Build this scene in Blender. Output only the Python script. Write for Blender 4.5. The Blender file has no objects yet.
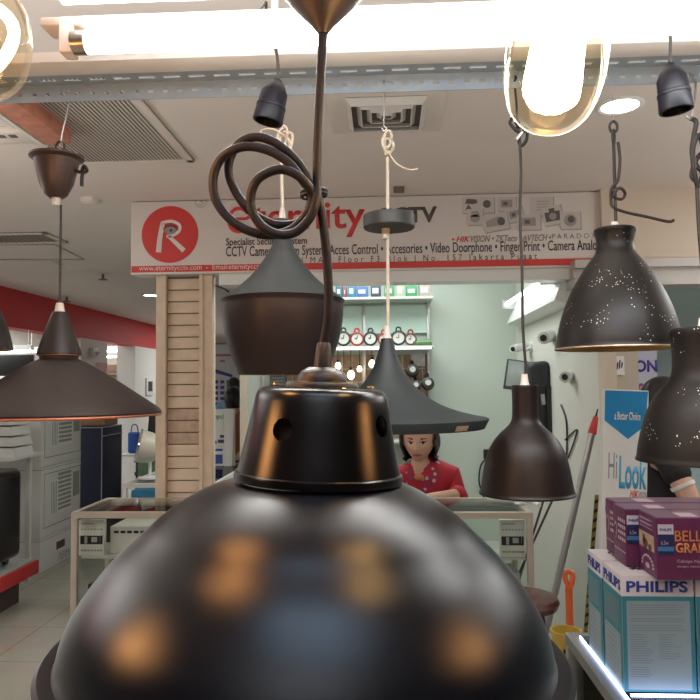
import bpy, bmesh, math, random
from mathutils import Vector, Matrix, Euler
random.seed(7)
R = math.radians
SC = bpy.context.scene
COL = SC.collection
# ------------------------------------------------------------------ camera
CAM = Vector((0, 0, 1.65))
YAW, PITCH, ROLL, F = R(2.94), R(2.85), R(0.5), 700.0
cam_d = bpy.data.cameras.new('camera'); cam = bpy.data.objects.new('camera', cam_d); COL.objects.link(cam)
cam_d.sensor_width = 36; cam_d.lens = 36; cam_d.clip_start = 0.02
CM = Matrix.Rotation(YAW, 4, 'Z') @ Matrix.Rotation(R(90) + PITCH, 4, 'X') @ Matrix.Rotation(-ROLL, 4, 'Z')
cam.matrix_world = Matrix.Translation(CAM) @ CM
SC.camera = cam
def at(px, py, Y):
    """real point that stands at distance Y behind the camera's plane of the shop front"""
    d = CM.to_3x3() @ Vector(((px - 350) / F, (350 - py) / F, -1))
    return CAM + d * (Y / d.y)
# ------------------------------------------------------------------ world and light
SC.view_settings.view_transform = 'Standard'; SC.view_settings.look = 'None'
SC.view_settings.gamma = 1; SC.view_settings.use_curve_mapping = False
SC.view_settings.exposure = 0.12
w = bpy.data.worlds.new('mall_air'); SC.world = w; w.use_nodes = True
bg = w.node_tree.nodes['Background']
bg.inputs['Color'].default_value = (0.80, 0.83, 0.80, 1); bg.inputs['Strength'].default_value = 0.42
def area(name, loc, sx, sy, power, col=(1, 1, 1), rot=(0, 0, 0)):
    l = bpy.data.lights.new(name, 'AREA'); l.shape = 'RECTANGLE'; l.size = sx; l.size_y = sy
    l.energy = power; l.color = col
    o = bpy.data.objects.new(name, l); o.location = loc; o.rotation_euler = rot; COL.objects.link(o); return o
CEIL = 2.74
UP = (math.pi, 0, 0)
area('tube_panel_light', (-0.1, 5.0, CEIL - .02), 1.4, 0.9, 28, (.95, 1, .97))
area('hall_tube_light', (-3.4, 2.2, CEIL - .02), 1.2, 1.6, 28, (.93, .97, 1))
area('tube_panel_light', (0.10, -0.15, CEIL - .02), .9, .40, 7, (.50, .72, 1))
area('hall_tube_light', (-2.6, 13.0, CEIL - .02), 1.4, 3.0, 60, (1, .98, .95))
area('left_shop_light', (-5.6, 7.6, CEIL - .02), 1.6, 3, 60, (.95, 1, 1))
area('left_shop_light', (-5.4, 12.0, CEIL - .02), 1.6, 2, 60, (.95, 1, 1))
area('neighbour_light', (2.9, 3.2, CEIL - .02), 1.2, 1.6, 32, (.92, .98, 1))
area('ceiling_fill_uplight', (-2.8, 1.6, 1.75), 1.6, 1.2, 44, (1, .95, .90), UP)  # added fill to brighten the ceiling, like the uplights below; no fittings
area('ceiling_fill_uplight', (2.9, 1.9, 1.75), 1.6, 1.2, 40, (1, .95, .90), UP)
area('ceiling_fill_uplight', (0.1, -1.2, 2.30), 1.2, .2, 22, (.72, .84, 1), UP)
area('ceiling_fill_uplight', (-.1, 1.20, 2.32), 1.6, .1, 16, (1, .96, .92), UP)
# ------------------------------------------------------------------ materials
MATS = {}
def mat(name, col, rough=.5, metal=0., emit=0., ecol=None, noise=.06, nscale=8., trans=0., bump=0., spec=None, alpha=1., coat=0.):
    if name in MATS: return MATS[name]
    m = bpy.data.materials.new(name); m.use_nodes = True; nt = m.node_tree
    b = nt.nodes['Principled BSDF']; b.inputs['Roughness'].default_value = rough
    b.inputs['Metallic'].default_value = metal
    c = (*col, 1) if len(col) == 3 else col
    b.inputs['Base Color'].default_value = c
    if spec is not None: b.inputs['Specular IOR Level'].default_value = spec
    if coat: b.inputs['Coat Weight'].default_value = coat; b.inputs['Coat Roughness'].default_value = .15
    if noise or bump:
        tc = nt.nodes.new('ShaderNodeTexCoord'); n = nt.nodes.new('ShaderNodeTexNoise')
        n.inputs['Scale'].default_value = nscale; n.inputs['Detail'].default_value = 4
        nt.links.new(tc.outputs['Object'], n.inputs['Vector'])
    if noise:
        mx = nt.nodes.new('ShaderNodeMix'); mx.data_type = 'RGBA'
        mx.inputs['A'].default_value = tuple(max(0, v * (1 - noise * 1.6)) for v in c[:3]) + (1,)
        mx.inputs['B'].default_value = tuple(min(1, v * (1 + noise * 1.6)) for v in c[:3]) + (1,)
        nt.links.new(n.outputs['Fac'], mx.inputs['Factor']); nt.links.new(mx.outputs['Result'], b.inputs['Base Color'])
    if bump:
        bp = nt.nodes.new('ShaderNodeBump'); bp.inputs['Strength'].default_value = bump; bp.inputs['Distance'].default_value = .002
        nt.links.new(n.outputs['Fac'], bp.inputs['Height']); nt.links.new(bp.outputs['Normal'], b.inputs['Normal'])
    if emit:
        b.inputs['Emission Color'].default_value = (*(ecol or col[:3]), 1); b.inputs['Emission Strength'].default_value = emit
    if trans: b.inputs['Transmission Weight'].default_value = trans; b.inputs['IOR'].default_value = 1.45
    if alpha < 1: b.inputs['Alpha'].default_value = alpha
    MATS[name] = m; return m
def sheet_glass(name, col=(.9, 1, .97), refl=.12, rough=.02, top=1.0):
    """thin pane: mostly see-through, partly mirror"""
    if name in MATS: return MATS[name]
    m = bpy.data.materials.new(name); m.use_nodes = True; nt = m.node_tree; nt.nodes.clear()
    o = nt.nodes.new('ShaderNodeOutputMaterial'); t = nt.nodes.new('ShaderNodeBsdfTransparent'); g = nt.nodes.new('ShaderNodeBsdfGlossy')
    f = nt.nodes.new('ShaderNodeLayerWeight'); f.inputs['Blend'].default_value = refl
    mx = nt.nodes.new('ShaderNodeMixShader'); t.inputs['Color'].default_value = (*col, 1); g.inputs['Roughness'].default_value = rough
    ml = nt.nodes.new('ShaderNodeMath'); ml.operation = 'MULTIPLY'; ml.inputs[1].default_value = top; nt.links.new(f.outputs['Fresnel'], ml.inputs[0])
    nt.links.new(ml.outputs[0], mx.inputs[0]); nt.links.new(t.outputs[0], mx.inputs[1]); nt.links.new(g.outputs[0], mx.inputs[2])
    nt.links.new(mx.outputs[0], o.inputs[0]); MATS[name] = m; return m
def flecked(name, col, rough, fleck=(.75, .72, .68), scale=90, thr=.72, spec=.5):
    """paint with small chipped flecks"""
    m = mat(name, col, rough, noise=.08, nscale=5, spec=spec); nt = m.node_tree; b = nt.nodes['Principled BSDF']
    tc = nt.nodes.new('ShaderNodeTexCoord')
    v = nt.nodes.new('ShaderNodeTexVoronoi'); v.inputs['Scale'].default_value = scale
    n = nt.nodes.new('ShaderNodeTexNoise'); n.inputs['Scale'].default_value = 16; n.inputs['Detail'].default_value = 3
    a = nt.nodes.new('ShaderNodeMath'); a.operation = 'LESS_THAN'; a.inputs[1].default_value = .16
    c = nt.nodes.new('ShaderNodeMath'); c.operation = 'GREATER_THAN'; c.inputs[1].default_value = thr
    d = nt.nodes.new('ShaderNodeMath'); d.operation = 'MULTIPLY'
    for x in (v, n): nt.links.new(tc.outputs['Object'], x.inputs['Vector'])
    nt.links.new(v.outputs['Distance'], a.inputs[0]); nt.links.new(n.outputs['Fac'], c.inputs[0])
    nt.links.new(a.outputs[0], d.inputs[0]); nt.links.new(c.outputs[0], d.inputs[1])
    old = b.inputs['Base Color'].links[0].from_socket
    mx = nt.nodes.new('ShaderNodeMix'); mx.data_type = 'RGBA'; mx.inputs['B'].default_value = (*fleck, 1)
    nt.links.new(old, mx.inputs['A']); nt.links.new(d.outputs[0], mx.inputs['Factor']); nt.links.new(mx.outputs['Result'], b.inputs['Base Color'])
    return m
def enamel(name, col, rough, ior=1.5, sheen_mix=1.0):
    """sprayed gloss enamel: dark body under a soft, short-tailed shine"""
    m = bpy.data.materials.new(name); m.use_nodes = True; nt = m.node_tree; nt.nodes.clear()
    o = nt.nodes.new('ShaderNodeOutputMaterial'); d = nt.nodes.new('ShaderNodeBsdfDiffuse'); g = nt.nodes.new('ShaderNodeBsdfGlossy'); g.distribution = 'BECKMANN'
    d.inputs['Color'].default_value = (*col, 1); g.inputs['Color'].default_value = (sheen_mix, sheen_mix, sheen_mix, 1)
    tc = nt.nodes.new('ShaderNodeTexCoord'); n = nt.nodes.new('ShaderNodeTexNoise'); n.inputs['Scale'].default_value = 60
    mr = nt.nodes.new('ShaderNodeMapRange'); mr.inputs['To Min'].default_value = rough-.02; mr.inputs['To Max'].default_value = rough+.02
    nt.links.new(tc.outputs['Object'], n.inputs['Vector']); nt.links.new(n.outputs['Fac'], mr.inputs['Value']); nt.links.new(mr.outputs['Result'], g.inputs['Roughness'])
    f = nt.nodes.new('ShaderNodeFresnel'); f.inputs['IOR'].default_value = ior; mx = nt.nodes.new('ShaderNodeMixShader')
    nt.links.new(f.outputs[0], mx.inputs[0]); nt.links.new(d.outputs[0], mx.inputs[1]); nt.links.new(g.outputs[0], mx.inputs[2]); nt.links.new(mx.outputs[0], o.inputs[0])
    MATS[name] = m; return m
# ------------------------------------------------------------------ mesh helpers
def box(bm, x0, x1, y0, y1, z0, z1, M=None):
    vs = [bm.verts.new(Vector(p)) for p in ((x0,y0,z0),(x1,y0,z0),(x1,y1,z0),(x0,y1,z0),(x0,y0,z1),(x1,y0,z1),(x1,y1,z1),(x0,y1,z1))]
    if M is not None:
        for v in vs: v.co = M @ v.co
    for f in ((0,3,2,1),(4,5,6,7),(0,1,5,4),(1,2,6,5),(2,3,7,6),(3,0,4,7)): bm.faces.new([vs[i] for i in f])
    return bm
def rbox(bm, x0, x1, y0, y1, z0, z1, b=.004, seg=2, M=None):
    t = bmesh.new(); box(t, x0, x1, y0, y1, z0, z1)
    bmesh.ops.bevel(t, geom=t.edges[:], offset=b, segments=seg, affect='EDGES', profile=.6)
    if M is not None: t.transform(M)
    merge(bm, t); return bm
def merge(bm, t):
    me = bpy.data.meshes.new('tmp'); t.to_mesh(me); t.free(); bm.from_mesh(me); bpy.data.meshes.remove(me)
def lathe(bm, prof, seg=48, M=None, cap=False):
    rings = []
    for r, z in prof:
        if r < 1e-6: rings.append([bm.verts.new((0, 0, z))])
        else: rings.append([bm.verts.new((r * math.cos(2*math.pi*i/seg), r * math.sin(2*math.pi*i/seg), z)) for i in range(seg)])
    for a, b in zip(rings, rings[1:]):
        for i in range(seg):
            j = (i + 1) % seg
            if len(a) == 1 and len(b) == 1: continue
            if len(a) == 1: bm.faces.new((a[0], b[j], b[i]))
            elif len(b) == 1: bm.faces.new((a[i], a[j], b[0]))
            else: bm.faces.new((a[i], a[j], b[j], b[i]))
    if cap:
        for r_ in (rings[0], rings[-1]):
            if len(r_) > 2: bm.faces.new(r_)
    if M is not None:
        for r_ in rings:
            for v in r_: v.co = M @ v.co
    return bm
def spline(pts, n=8, closed=False):
    P = [Vector(p) for p in pts]; out = []; N = len(P)
    rng = range(N if closed else N - 1)
    for i in rng:
        if closed: a, b, c, d = P[i-1], P[i], P[(i+1) % N], P[(i+2) % N]
        else: a, b, c, d = P[max(i-1,0)], P[i], P[i+1], P[min(i+2, N-1)]
        for k in range(n):
            t = k / n
            out.append(.5*((2*b) + (c-a)*t + (2*a-5*b+4*c-d)*t*t + (3*b-3*c+d-a)*t**3))
    if not closed: out.append(P[-1])
    return out
def tube(bm, pts, r, seg=10, closed=False, smooth=0):
    P = spline(pts, smooth, closed) if smooth else [Vector(p) for p in pts]
    rad = r if callable(r) else (lambda t: r)
    n = len(P); up = None; rings = []
    for i, p in enumerate(P):
        a = P[(i-1) % n] if (closed or i > 0) else p; b = P[(i+1) % n] if (closed or i < n-1) else p
        t = (b - a).normalized() if (b - a).length > 1e-9 else Vector((0, 0, 1))
        if up is None: up = t.orthogonal().normalized()
        up = (up - t * up.dot(t)); up = up.normalized() if up.length > 1e-6 else t.orthogonal().normalized()
        s = t.cross(up); rr = rad(i / max(1, n-1))
        rings.append([bm.verts.new(p + rr * (math.cos(2*math.pi*k/seg) * up + math.sin(2*math.pi*k/seg) * s)) for k in range(seg)])
    rg = range(n if closed else n-1)
    for i in rg:
        a, b = rings[i], rings[(i+1) % n]
        for k in range(seg): bm.faces.new((a[k], a[(k+1) % seg], b[(k+1) % seg], b[k]))
    if not closed: bm.faces.new(rings[0][::-1]); bm.faces.new(rings[-1])
    return bm
def cyl(bm, a, b, r, r2=None, seg=24):
    r2 = r if r2 is None else r2
    return tube(bm, [a, b], lambda t: r + (r2 - r) * t, seg)
def poly(bm, pts2, d0, d1, M):
    """prism: outline in local x,z, thickness along y"""
    a = [bm.verts.new(M @ Vector((x, d0, z))) for x, z in pts2]; b = [bm.verts.new(M @ Vector((x, d1, z))) for x, z in pts2]
    n = len(a); bm.faces.new(a); bm.faces.new(b[::-1])
    for i in range(n): bm.faces.new((a[i], b[i], b[(i+1) % n], a[(i+1) % n]))
    return bm
def disc(bm, cx, cz, rx, rz, d0, d1, M, seg=28):
    return poly(bm, [(cx + rx*math.cos(2*math.pi*i/seg), cz + rz*math.sin(2*math.pi*i/seg)) for i in range(seg)], d0, d1, M)
# ------------------------------------------------------------------ object helpers
ROOT = {}
def obj(name, bm, m, parent=None, smooth=True, world=True, angle=35):
    if parent is not None and world: bm.transform(ROOT[parent.name].inverted())
    bmesh.ops.recalc_face_normals(bm, faces=bm.faces[:])
    me = bpy.data.meshes.new(name); bm.to_mesh(me); bm.free()
    ms = m if isinstance(m, (list, tuple)) else [m]
    for x in ms: me.materials.append(x)
    if smooth:
        me.polygons.foreach_set('use_smooth', [True] * len(me.polygons)); me.set_sharp_from_angle(angle=R(angle))
    o = bpy.data.objects.new(name, me); COL.objects.link(o)
    if parent is not None: o.parent = parent; ROOT[o.name] = ROOT[parent.name]
    else: ROOT[o.name] = Matrix.Identity(4)
    return o
def thing(name, label, cat, loc=(0,0,0), rot=(0,0,0), group=None):
    o = bpy.data.objects.new(name, None); o.empty_display_size = .05; COL.objects.link(o)
    o.location = loc; o.rotation_euler = rot
    ROOT[o.name] = Matrix.LocRotScale(Vector(loc), Euler(rot), None)
    return tag(o, label, cat, group)
def tag(o, label, cat, group=None, kind=None):
    o['label'] = label; o['category'] = cat
    if group: o['group'] = group
    if kind: o['kind'] = kind
    return o
def struct(name, bm, m, smooth=False):
    o = obj(name, bm, m, None, smooth); o['kind'] = 'structure'; return o
def B(): return bmesh.new()
def bx(*a, **k): return box(bmesh.new(), *a, **k)
def front(x, y, z): return Matrix.Translation((x, y, z))
def text_bm(s, x0, x1, z0, z1, M, depth=.001, shear=0, offset=0, spacing=1):
    """letters fitted to a rectangle of the local x,z plane, facing local -y"""
    cu = bpy.data.curves.new('t', 'FONT'); cu.body = s; cu.shear = shear; cu.offset = offset; cu.space_character = spacing
    cu.resolution_u = 3
    o = bpy.data.objects.new('t', cu); COL.objects.link(o)
    dg = bpy.context.evaluated_depsgraph_get(); me = bpy.data.meshes.new_from_object(o.evaluated_get(dg))
    bpy.data.objects.remove(o); bpy.data.curves.remove(cu)
    bm = bmesh.new(); bm.from_mesh(me); bpy.data.meshes.remove(me)
    if not bm.verts: return bm
    xs = [v.co.x for v in bm.verts]; ys = [v.co.y for v in bm.verts]
    sx = (x1 - x0) / max(1e-6, max(xs) - min(xs)); sz = (z1 - z0) / max(1e-6, max(ys) - min(ys)); ax, ay = min(xs), min(ys)
    for v in bm.verts: v.co = Vector((x0 + (v.co.x - ax) * sx, 0, z0 + (v.co.y - ay) * sz))
    r = bmesh.ops.extrude_face_region(bm, geom=bm.faces[:])
    for v in r['geom']:
        if isinstance(v, bmesh.types.BMVert): v.co.y -= depth
    bm.transform(M); return bm
# ================================================================== THE SETTING
def tile_mat():
    m = mat('floor_tiles', (.47, .44, .37), .13, noise=0); nt = m.node_tree; b = nt.nodes['Principled BSDF']
    tc = nt.nodes.new('ShaderNodeTexCoord'); br = nt.nodes.new('ShaderNodeTexBrick'); br.offset = 0
    br.inputs['Scale'].default_value = 1; br.inputs['Brick Width'].default_value = .6; br.inputs['Row Height'].default_value = .6
    br.inputs['Mortar Size'].default_value = .004; br.inputs['Color1'].default_value = (.46, .43, .36, 1); br.inputs['Color2'].default_value = (.50, .47, .40, 1)
    br.inputs['Mortar'].default_value = (.30, .28, .23, 1)
    n = nt.nodes.new('ShaderNodeTexNoise'); n.inputs['Scale'].default_value = 5; n.inputs['Detail'].default_value = 8
    mx = nt.nodes.new('ShaderNodeMix'); mx.data_type = 'RGBA'; mx.blend_type = 'MULTIPLY'; mx.inputs['Factor'].default_value = .25
    nt.links.new(tc.outputs['Object'], br.inputs['Vector']); nt.links.new(tc.outputs['Object'], n.inputs['Vector'])
    nt.links.new(br.outputs['Color'], mx.inputs['A']); nt.links.new(n.outputs['Color'], mx.inputs['B']); nt.links.new(mx.outputs['Result'], b.inputs['Base Color'])
    return m
WHITE = mat('white_paint', (.72, .72, .69), .55, noise=.03)
CREAM = mat('cream_paint', (.62, .54, .43), .6, noise=.04)
CEILM = mat('ceiling_paint', (.74, .67, .62), .8, noise=.03, nscale=1.5)
AQUA = mat('pale_green_wall_paint', (.50, .58, .52), .6, noise=.02, nscale=1.2)
SIDEW = mat('side_wall_paint', (.62, .64, .58), .6, noise=.03, nscale=2)
ALU = mat('brushed_aluminium', (.55, .56, .56), .35, .8, noise=.05, nscale=30)
ALUC = mat('champagne_aluminium', (.56, .50, .41), .38, .35, noise=.04, nscale=20)
BLK = mat('black_plastic', (.012, .012, .013), .4, noise=.1)
RED = mat('red_gloss_panel', (.55, .03, .03), .6, noise=.05, nscale=1)
GLASS = sheet_glass('pane_glass', (.97, 1, .985))
struct('floor', bx(-9, 6, -3, 18, -.05, 0), tile_mat())
struct('ceiling', bx(-9, 6, -3, 18, CEIL, CEIL + .1), CEILM)
struct('wall_back', bx(-1.17, 1.2, 5.9, 6.0, 0, CEIL), AQUA)
k = bx(1.09, 1.17, 3.66, 5.9, 0, 2.18); box(k, 1.09, 1.17, 4.17, 5.9, 2.18, CEIL)
struct('wall_right', k, SIDEW)
struct('wall_rear', bx(-7, 6, -2.98, -2.9, 0, CEIL), mat('dim_shop_rear', (.10, .11, .13), .6))
struct('wall_east', bx(5.9, 6, -2.9, 5, 0, CEIL), mat('dim_shop_side', (.22, .21, .20), .6))
struct('wall_far', bx(-9, 6, 17.8, 18, 0, CEIL), mat('far_wall_paint', (.6, .62, .6), .7))
struct('wall_neighbour', bx(1.17, 6, 5.0, 5.1, 0, CEIL), mat('neighbour_wall_paint', (.48, .62, .63), .6, noise=.02))
struct('wall_left', bx(-7.1, -7.0, -2, 17.8, 0, CEIL), WHITE)
PINKW = mat('pinkish_pillar_paint', (.60, .50, .46), .6, noise=.03)
struct('trim_1', bx(-4.32, -4.1, 2.0, 16.5, 2.315, CEIL), RED)
struct('wall_pillar', bx(-4.4, -4.1, 9.2, 10.1, 0, 2.315), PINKW)
struct('wall_shop_side', bx(-4.4, -4.1, 11.25, 14.5, 0, 2.315), WHITE)
struct('wall_shop_divider', bx(-7, -4.4, 14.0, 14.1, 0, CEIL), CREAM)
struct('trim_2', bx(-1.235, -1.17, 5.86, 6.04, 0, CEIL), CREAM)
struct('trim_3', bx(1.09, 1.15, 3.56, 3.66, 0, 2.2), CREAM)
struct('wall_front_right', bx(1.15, 1.27, 3.6, 3.68, 0, 2.2), mat('cream_board', (.50, .45, .36), .6, noise=.03))
struct('wall_header', bx(1.22, 5.8, 3.96, 4.1, 2.33, CEIL), mat('beige_header', (.62, .52, .42), .6, noise=.03, nscale=2))
struct('trim_4', bx(-.97, 1.1, 4.02, 4.16, 2.24, 2.31), mat('white_soffit', (.75, .77, .74), .3, noise=.02))
b = B(); box(b, 1.05, 5.8, 3.9, 4.1, 2.285, 2.33); box(b, 1.05, 5.8, 3.94, 4.1, 2.235, 2.285); box(b, 1.05, 5.8, 3.9, 4.1, 2.185, 2.232)
struct('trim_5', b, mat('grey_rail', (.50, .47, .44), .4, .3))
# access panel lines of the ceiling
b = B()
p = [at(0, 243, 1).x]
cp = [(-3.4, 5.2), (-2.75, 5.2), (-2.75, 6.0), (-3.4, 6.0)]
def ceil_pt(px, py):
    d = at(px, py, 1) - CAM; return CAM + d * ((CEIL - CAM.z) / d.z)
c1, c2, c3, c4 = ceil_pt(0, 244), ceil_pt(55, 244), ceil_pt(84, 259), ceil_pt(0, 259)
for a, c in ((c1, c2), (c2, c3), (c3, c4)): tube(b, [a - Vector((0, 0, .002)), c - Vector((0, 0, .002))], .008, 6)
struct('trim_6', b, mat('panel_joint', (.38, .33, .30), .7))
# ================================================================== CEILING FITTINGS
GR = mat('grille_enamel', (.70, .64, .58), .5, noise=.03); DRK = mat('dark_gap', (.13, .11, .10), .8)
def ceiling_grille(name, label, x0, x1, y0, y1, n, cat='air grille'):
    t = thing(name, label, cat, ((x0+x1)/2, (y0+y1)/2, CEIL))
    obj('backing', bx(x0, x1, y0, y1, CEIL - .006, CEIL), mat('grille_gap', (.30, .26, .23), .8), t)
    f = B(); wd = .035
    for a in ((x0, x1, y0, y0+wd), (x0, x1, y1-wd, y1), (x0, x0+wd, y0, y1), (x1-wd, x1, y0, y1)): rbox(f, a[0], a[1], a[2], a[3], CEIL - .014, CEIL, .003)
    obj('frame', f, GR, t)
    s = B()
    for i in range(n):
        x = x0 + wd + (x1-x0-2*wd) * (i + .5) / n
        box(s, -.008, .008, y0+wd, y1-wd, -.0012, .0012, Matrix.Translation((x, 0, CEIL - .009)) @ Matrix.Rotation(R(28), 4, 'Y'))
    obj('slats', s, GR, t); return t
ceiling_grille('ceiling_return_grille', 'large ceiling grille of many fine parallel slats, above the left cone pendant', -1.56, -.91, 2.2, 3.28, 34)
g = ceil_pt(20, 236)
ceiling_grille('ceiling_linear_grille', 'small slatted ceiling grille at the left edge, in front of the red band', g.x-.3, g.x+.25, g.y-.12, g.y+.22, 12)
def diffuser(cx, cy, s):
    t = thing('ceiling_diffuser', 'square four-way air diffuser with nested square louvres in the ceiling', 'air diffuser', (cx, cy, CEIL))
    obj('face_plate', rbox(B(), cx-s*1.45, cx+s*1.45, cy-s*1.45, cy+s*1.45, CEIL-.006, CEIL, .002), GR, t)
    obj('throat', bx(cx-s, cx+s, cy-s, cy+s, CEIL-.008, CEIL-.0062), DRK, t)
    for k in range(4):
        q = s * (1 - k*.25); b = B(); a0, z0 = q, CEIL - .010; a1, z1 = q - s*.13, CEIL - .034 + k*.002
        lo = [b.verts.new((cx+sx*a0, cy+sy*a0, z0)) for sx, sy in ((-1,-1),(1,-1),(1,1),(-1,1))]
        hi = [b.verts.new((cx+sx*(a1), cy+sy*(a1), z1)) for sx, sy in ((-1,-1),(1,-1),(1,1),(-1,1))]
        l2 = [b.verts.new(v.co + Vector((0,0,.003))) for v in lo]; h2 = [b.verts.new(v.co + Vector((0,0,.003))) for v in hi]
        for i in range(4):
            j = (i+1) % 4
            b.faces.new((lo[i], lo[j], hi[j], hi[i])); b.faces.new((l2[i], h2[i], h2[j], l2[j]))
            b.faces.new((lo[i], l2[i], l2[j], lo[j])); b.faces.new((hi[i], hi[j], h2[j], h2[i]))
        obj('louvre', b, mat('diffuser_enamel', (.62, .60, .56), .4, noise=.02), t, smooth=False)
diffuser(.012, 2.745, .155)
def downlight(c, r, e, label):
    t = thing('ceiling_downlight', label, 'ceiling light', (c.x, c.y, CEIL), group='round ceiling downlights')
    obj('rim', lathe(B(), [(r*.86, -.006), (r, -.010), (r*1.1, -.004), (r*1.1, 0)], 40, Matrix.Translation((c.x, c.y, CEIL))), WHITE, t)
    obj('diffuser', lathe(B(), [(0, -.007), (r*.9, -.006), (r*.9, -.001)], 40, Matrix.Translation((c.x, c.y, CEIL))), mat('lit_diffuser', (1, .98, .93), .4, emit=e, ecol=(1, .97, .92), noise=0), t)
downlight(ceil_pt(620, 105), .082, 9, 'round lit ceiling downlight beside the big hanging bulb on the right')
downlight(ceil_pt(151, 295), .095, 9, 'small lit ceiling downlight near the top of the wooden louvred column')
c = ceil_pt(82, 269)
t = thing('ceiling_speaker', 'flat round ceiling speaker cover in front of the red band', 'speaker', (c.x, c.y, CEIL))
obj('grille', lathe(B(), [(0, -.012), (.10, -.012), (.13, -.004), (.13, 0)], 36, Matrix.Translation((c.x, c.y, CEIL))), GR, t)
c = ceil_pt(43, 262)
tag(obj('ceiling_sensor', rbox(B(), c.x-.13, c.x+.13, c.y-.12, c.y+.12, CEIL-.02, CEIL, .01), GR), 'small flat rectangular cover on the ceiling left of the round speaker', 'cover')
for px, py, s_, lb in ((103, 273, 1.0, 'ceiling sprinkler with a dark deflector beside the round ceiling speaker'), (67, 296, .9, 'ceiling sprinkler just above the red band, right of the cone pendant cord')):
    c = ceil_pt(px, py); t = thing('fire_sprinkler', lb, 'sprinkler', (c.x, c.y, CEIL), group='ceiling sprinklers'); T = Matrix.Translation((c.x, c.y, CEIL))
    obj('escutcheon', lathe(B(), [(0, -.012), (.03*s_, -.012), (.05*s_, -.004), (.05*s_, 0)], 24, T), GR, t)
    k = B(); cyl(k, (c.x, c.y, CEIL-.012), (c.x, c.y, CEIL-.06), .012); lathe(k, [(0, -.064), (.042, -.066), (.042, -.060), (0, -.058)], 16, T)
    obj('deflector', k, DRK, t)
c = ceil_pt(90, 199)
tag(obj('smoke_detector', lathe(B(), [(0, -.035), (.03, -.035), (.05, -.02), (.055, 0)], 28, Matrix.Translation((c.x, c.y, CEIL))), GR), 'small pale smoke detector on the ceiling left of the shop sign', 'detector')
c = ceil_pt(14, 132)
t = thing('ceiling_emergency_unit', 'small grey box with sensor windows on the ceiling at the far left', 'sensor', (c.x, c.y, CEIL))
obj('housing', rbox(B(), c.x-.14, c.x+.08, c.y-.07, c.y+.07, CEIL-.03, CEIL, .008), GR, t)
k = B()
for i in range(3): box(k, c.x-.10+i*.05, c.x-.07+i*.05, c.y-.05, c.y-.02, CEIL-.033, CEIL-.0302)
obj('sensor_window', k, DRK, t)
t = thing('ceiling_sign_box', 'red and white lightbox sign hung under the ceiling beside the large slatted grille', 'sign', (-1.37, 2.6, 2.66))
obj('housing', rbox(B(), -1.415, -1.305, 1.9, 2.82, 2.665, 2.735, .004), mat('faded_red_print', (.50, .20, .13), .5, noise=.35, nscale=18), t)
obj('edge_trim', rbox(B(), -1.430, -1.415, 1.88, 2.84, 2.66, 2.74, .003), WHITE, t)
obj('hanger', tube(B(), [(-1.38, 2.4, 2.735), (-1.38, 2.4, CEIL)], .004, 8), ALU, t)
# ================================================================== LOUVRED COLUMN
W_ = mat('limed_wood_slats', (.68, .54, .40), .5, noise=.10, nscale=14); W2 = mat('darker_worn_slats', (.50, .37, .27), .6, noise=.25, nscale=25)
xl, xr = at(156, 400, 4.05).x, at(213, 400, 4.05).x
t = thing('louvred_column', 'beige louvred wood column standing under the left end of the shop sign', 'column', ((xl+xr)/2, 4.1, 0))
obj('core', bx(xl+.02, xr-.06, 4.085, 4.12, 0, 2.3), mat('column_core', (.2, .17, .13), .8), t)
k = B(); sw = .058
rbox(k, xl, xl+sw, 4.04, 4.11, 0, 2.305, .004); rbox(k, xl+sw-.018, xl+sw+.004, 4.028, 4.06, 0, 2.305, .003)
obj('stile', k, W_, t)
k = B(); rbox(k, xr-sw-.015, xr, 4.04, 4.11, 0, 2.305, .004); rbox(k, xr-sw-.02, xr-sw+.002, 4.028, 4.06, 0, 2.305, .003); rbox(k, xr-.012, xr, 4.03, 4.06, 0, 2.305, .003)
obj('stile', k, W_, t)
z = 2.29; i = 0; ph = .0700
while z > .12:
    k = rbox(B(), xl+sw+.003, xr-sw-.018, -.006, .006, -ph*.47, ph*.47, .003, M=Matrix.Translation((0, 4.075, z-ph/2)) @ Matrix.Rotation(R(-9), 4, 'X'))
    obj('slat', k, W2 if 1.37 < z < 1.57 else W_, t); z -= ph; i += 1
# ================================================================== SHOP SIGN
SY = 4.0
sl, sr = at(131, 230, SY).x, 1.235
sb, st = 2.305, 2.735
t = thing('shop_sign', 'wide white shop sign with red disc logo and red strip, fixed over the shop front', 'sign', ((sl+sr)/2, SY, sb))
obj('board', rbox(B(), sl, sr, SY, SY+.12, sb, st, .003), mat('sign_white_film', (.66, .605, .56), .35, noise=.02, nscale=1.5), t)
RINK = mat('sign_red_ink', (.62, .045, .04), .4, noise=.03); DINK = mat('sign_dark_ink', (.06, .05, .05), .5); LINK = mat('sign_light_ink', (.75, .68, .63), .5); GINK = mat('sign_grey_ink', (.25, .23, .22), .5)
def S(px, py):
    p = at(px, py, SY); return p.x, p.z
def stext(s, px0, px1, pyt, pyb, m, name='lettering', **kw):
    pxm = (px0+px1)/2; a = S(px0, (pyt+pyb)/2)[0]; c = S(px1, (pyt+pyb)/2)[0]
    zt = S(pxm, pyt)[1]; zb = S(pxm, pyb)[1]
    # a row of letters keeps one height on the board
    o = obj(name, text_bm(s, a, c, zb, zt, front(0, SY-.0012, 0), .0012, **kw), m, t, smooth=False); return o
strip_z = (sb+.012, sb+.050)
obj('red_strip', bx(sl+.005, sr-.002, SY-.0015, SY, *strip_z), RINK, t)
dc = S(170, 234.5)
o = obj('logo_disc', disc(B(), dc[0], dc[1], .168, .168, -.0018, 0, front(0, SY-.0004, 0), 56), RINK, t, smooth=False)
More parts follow.
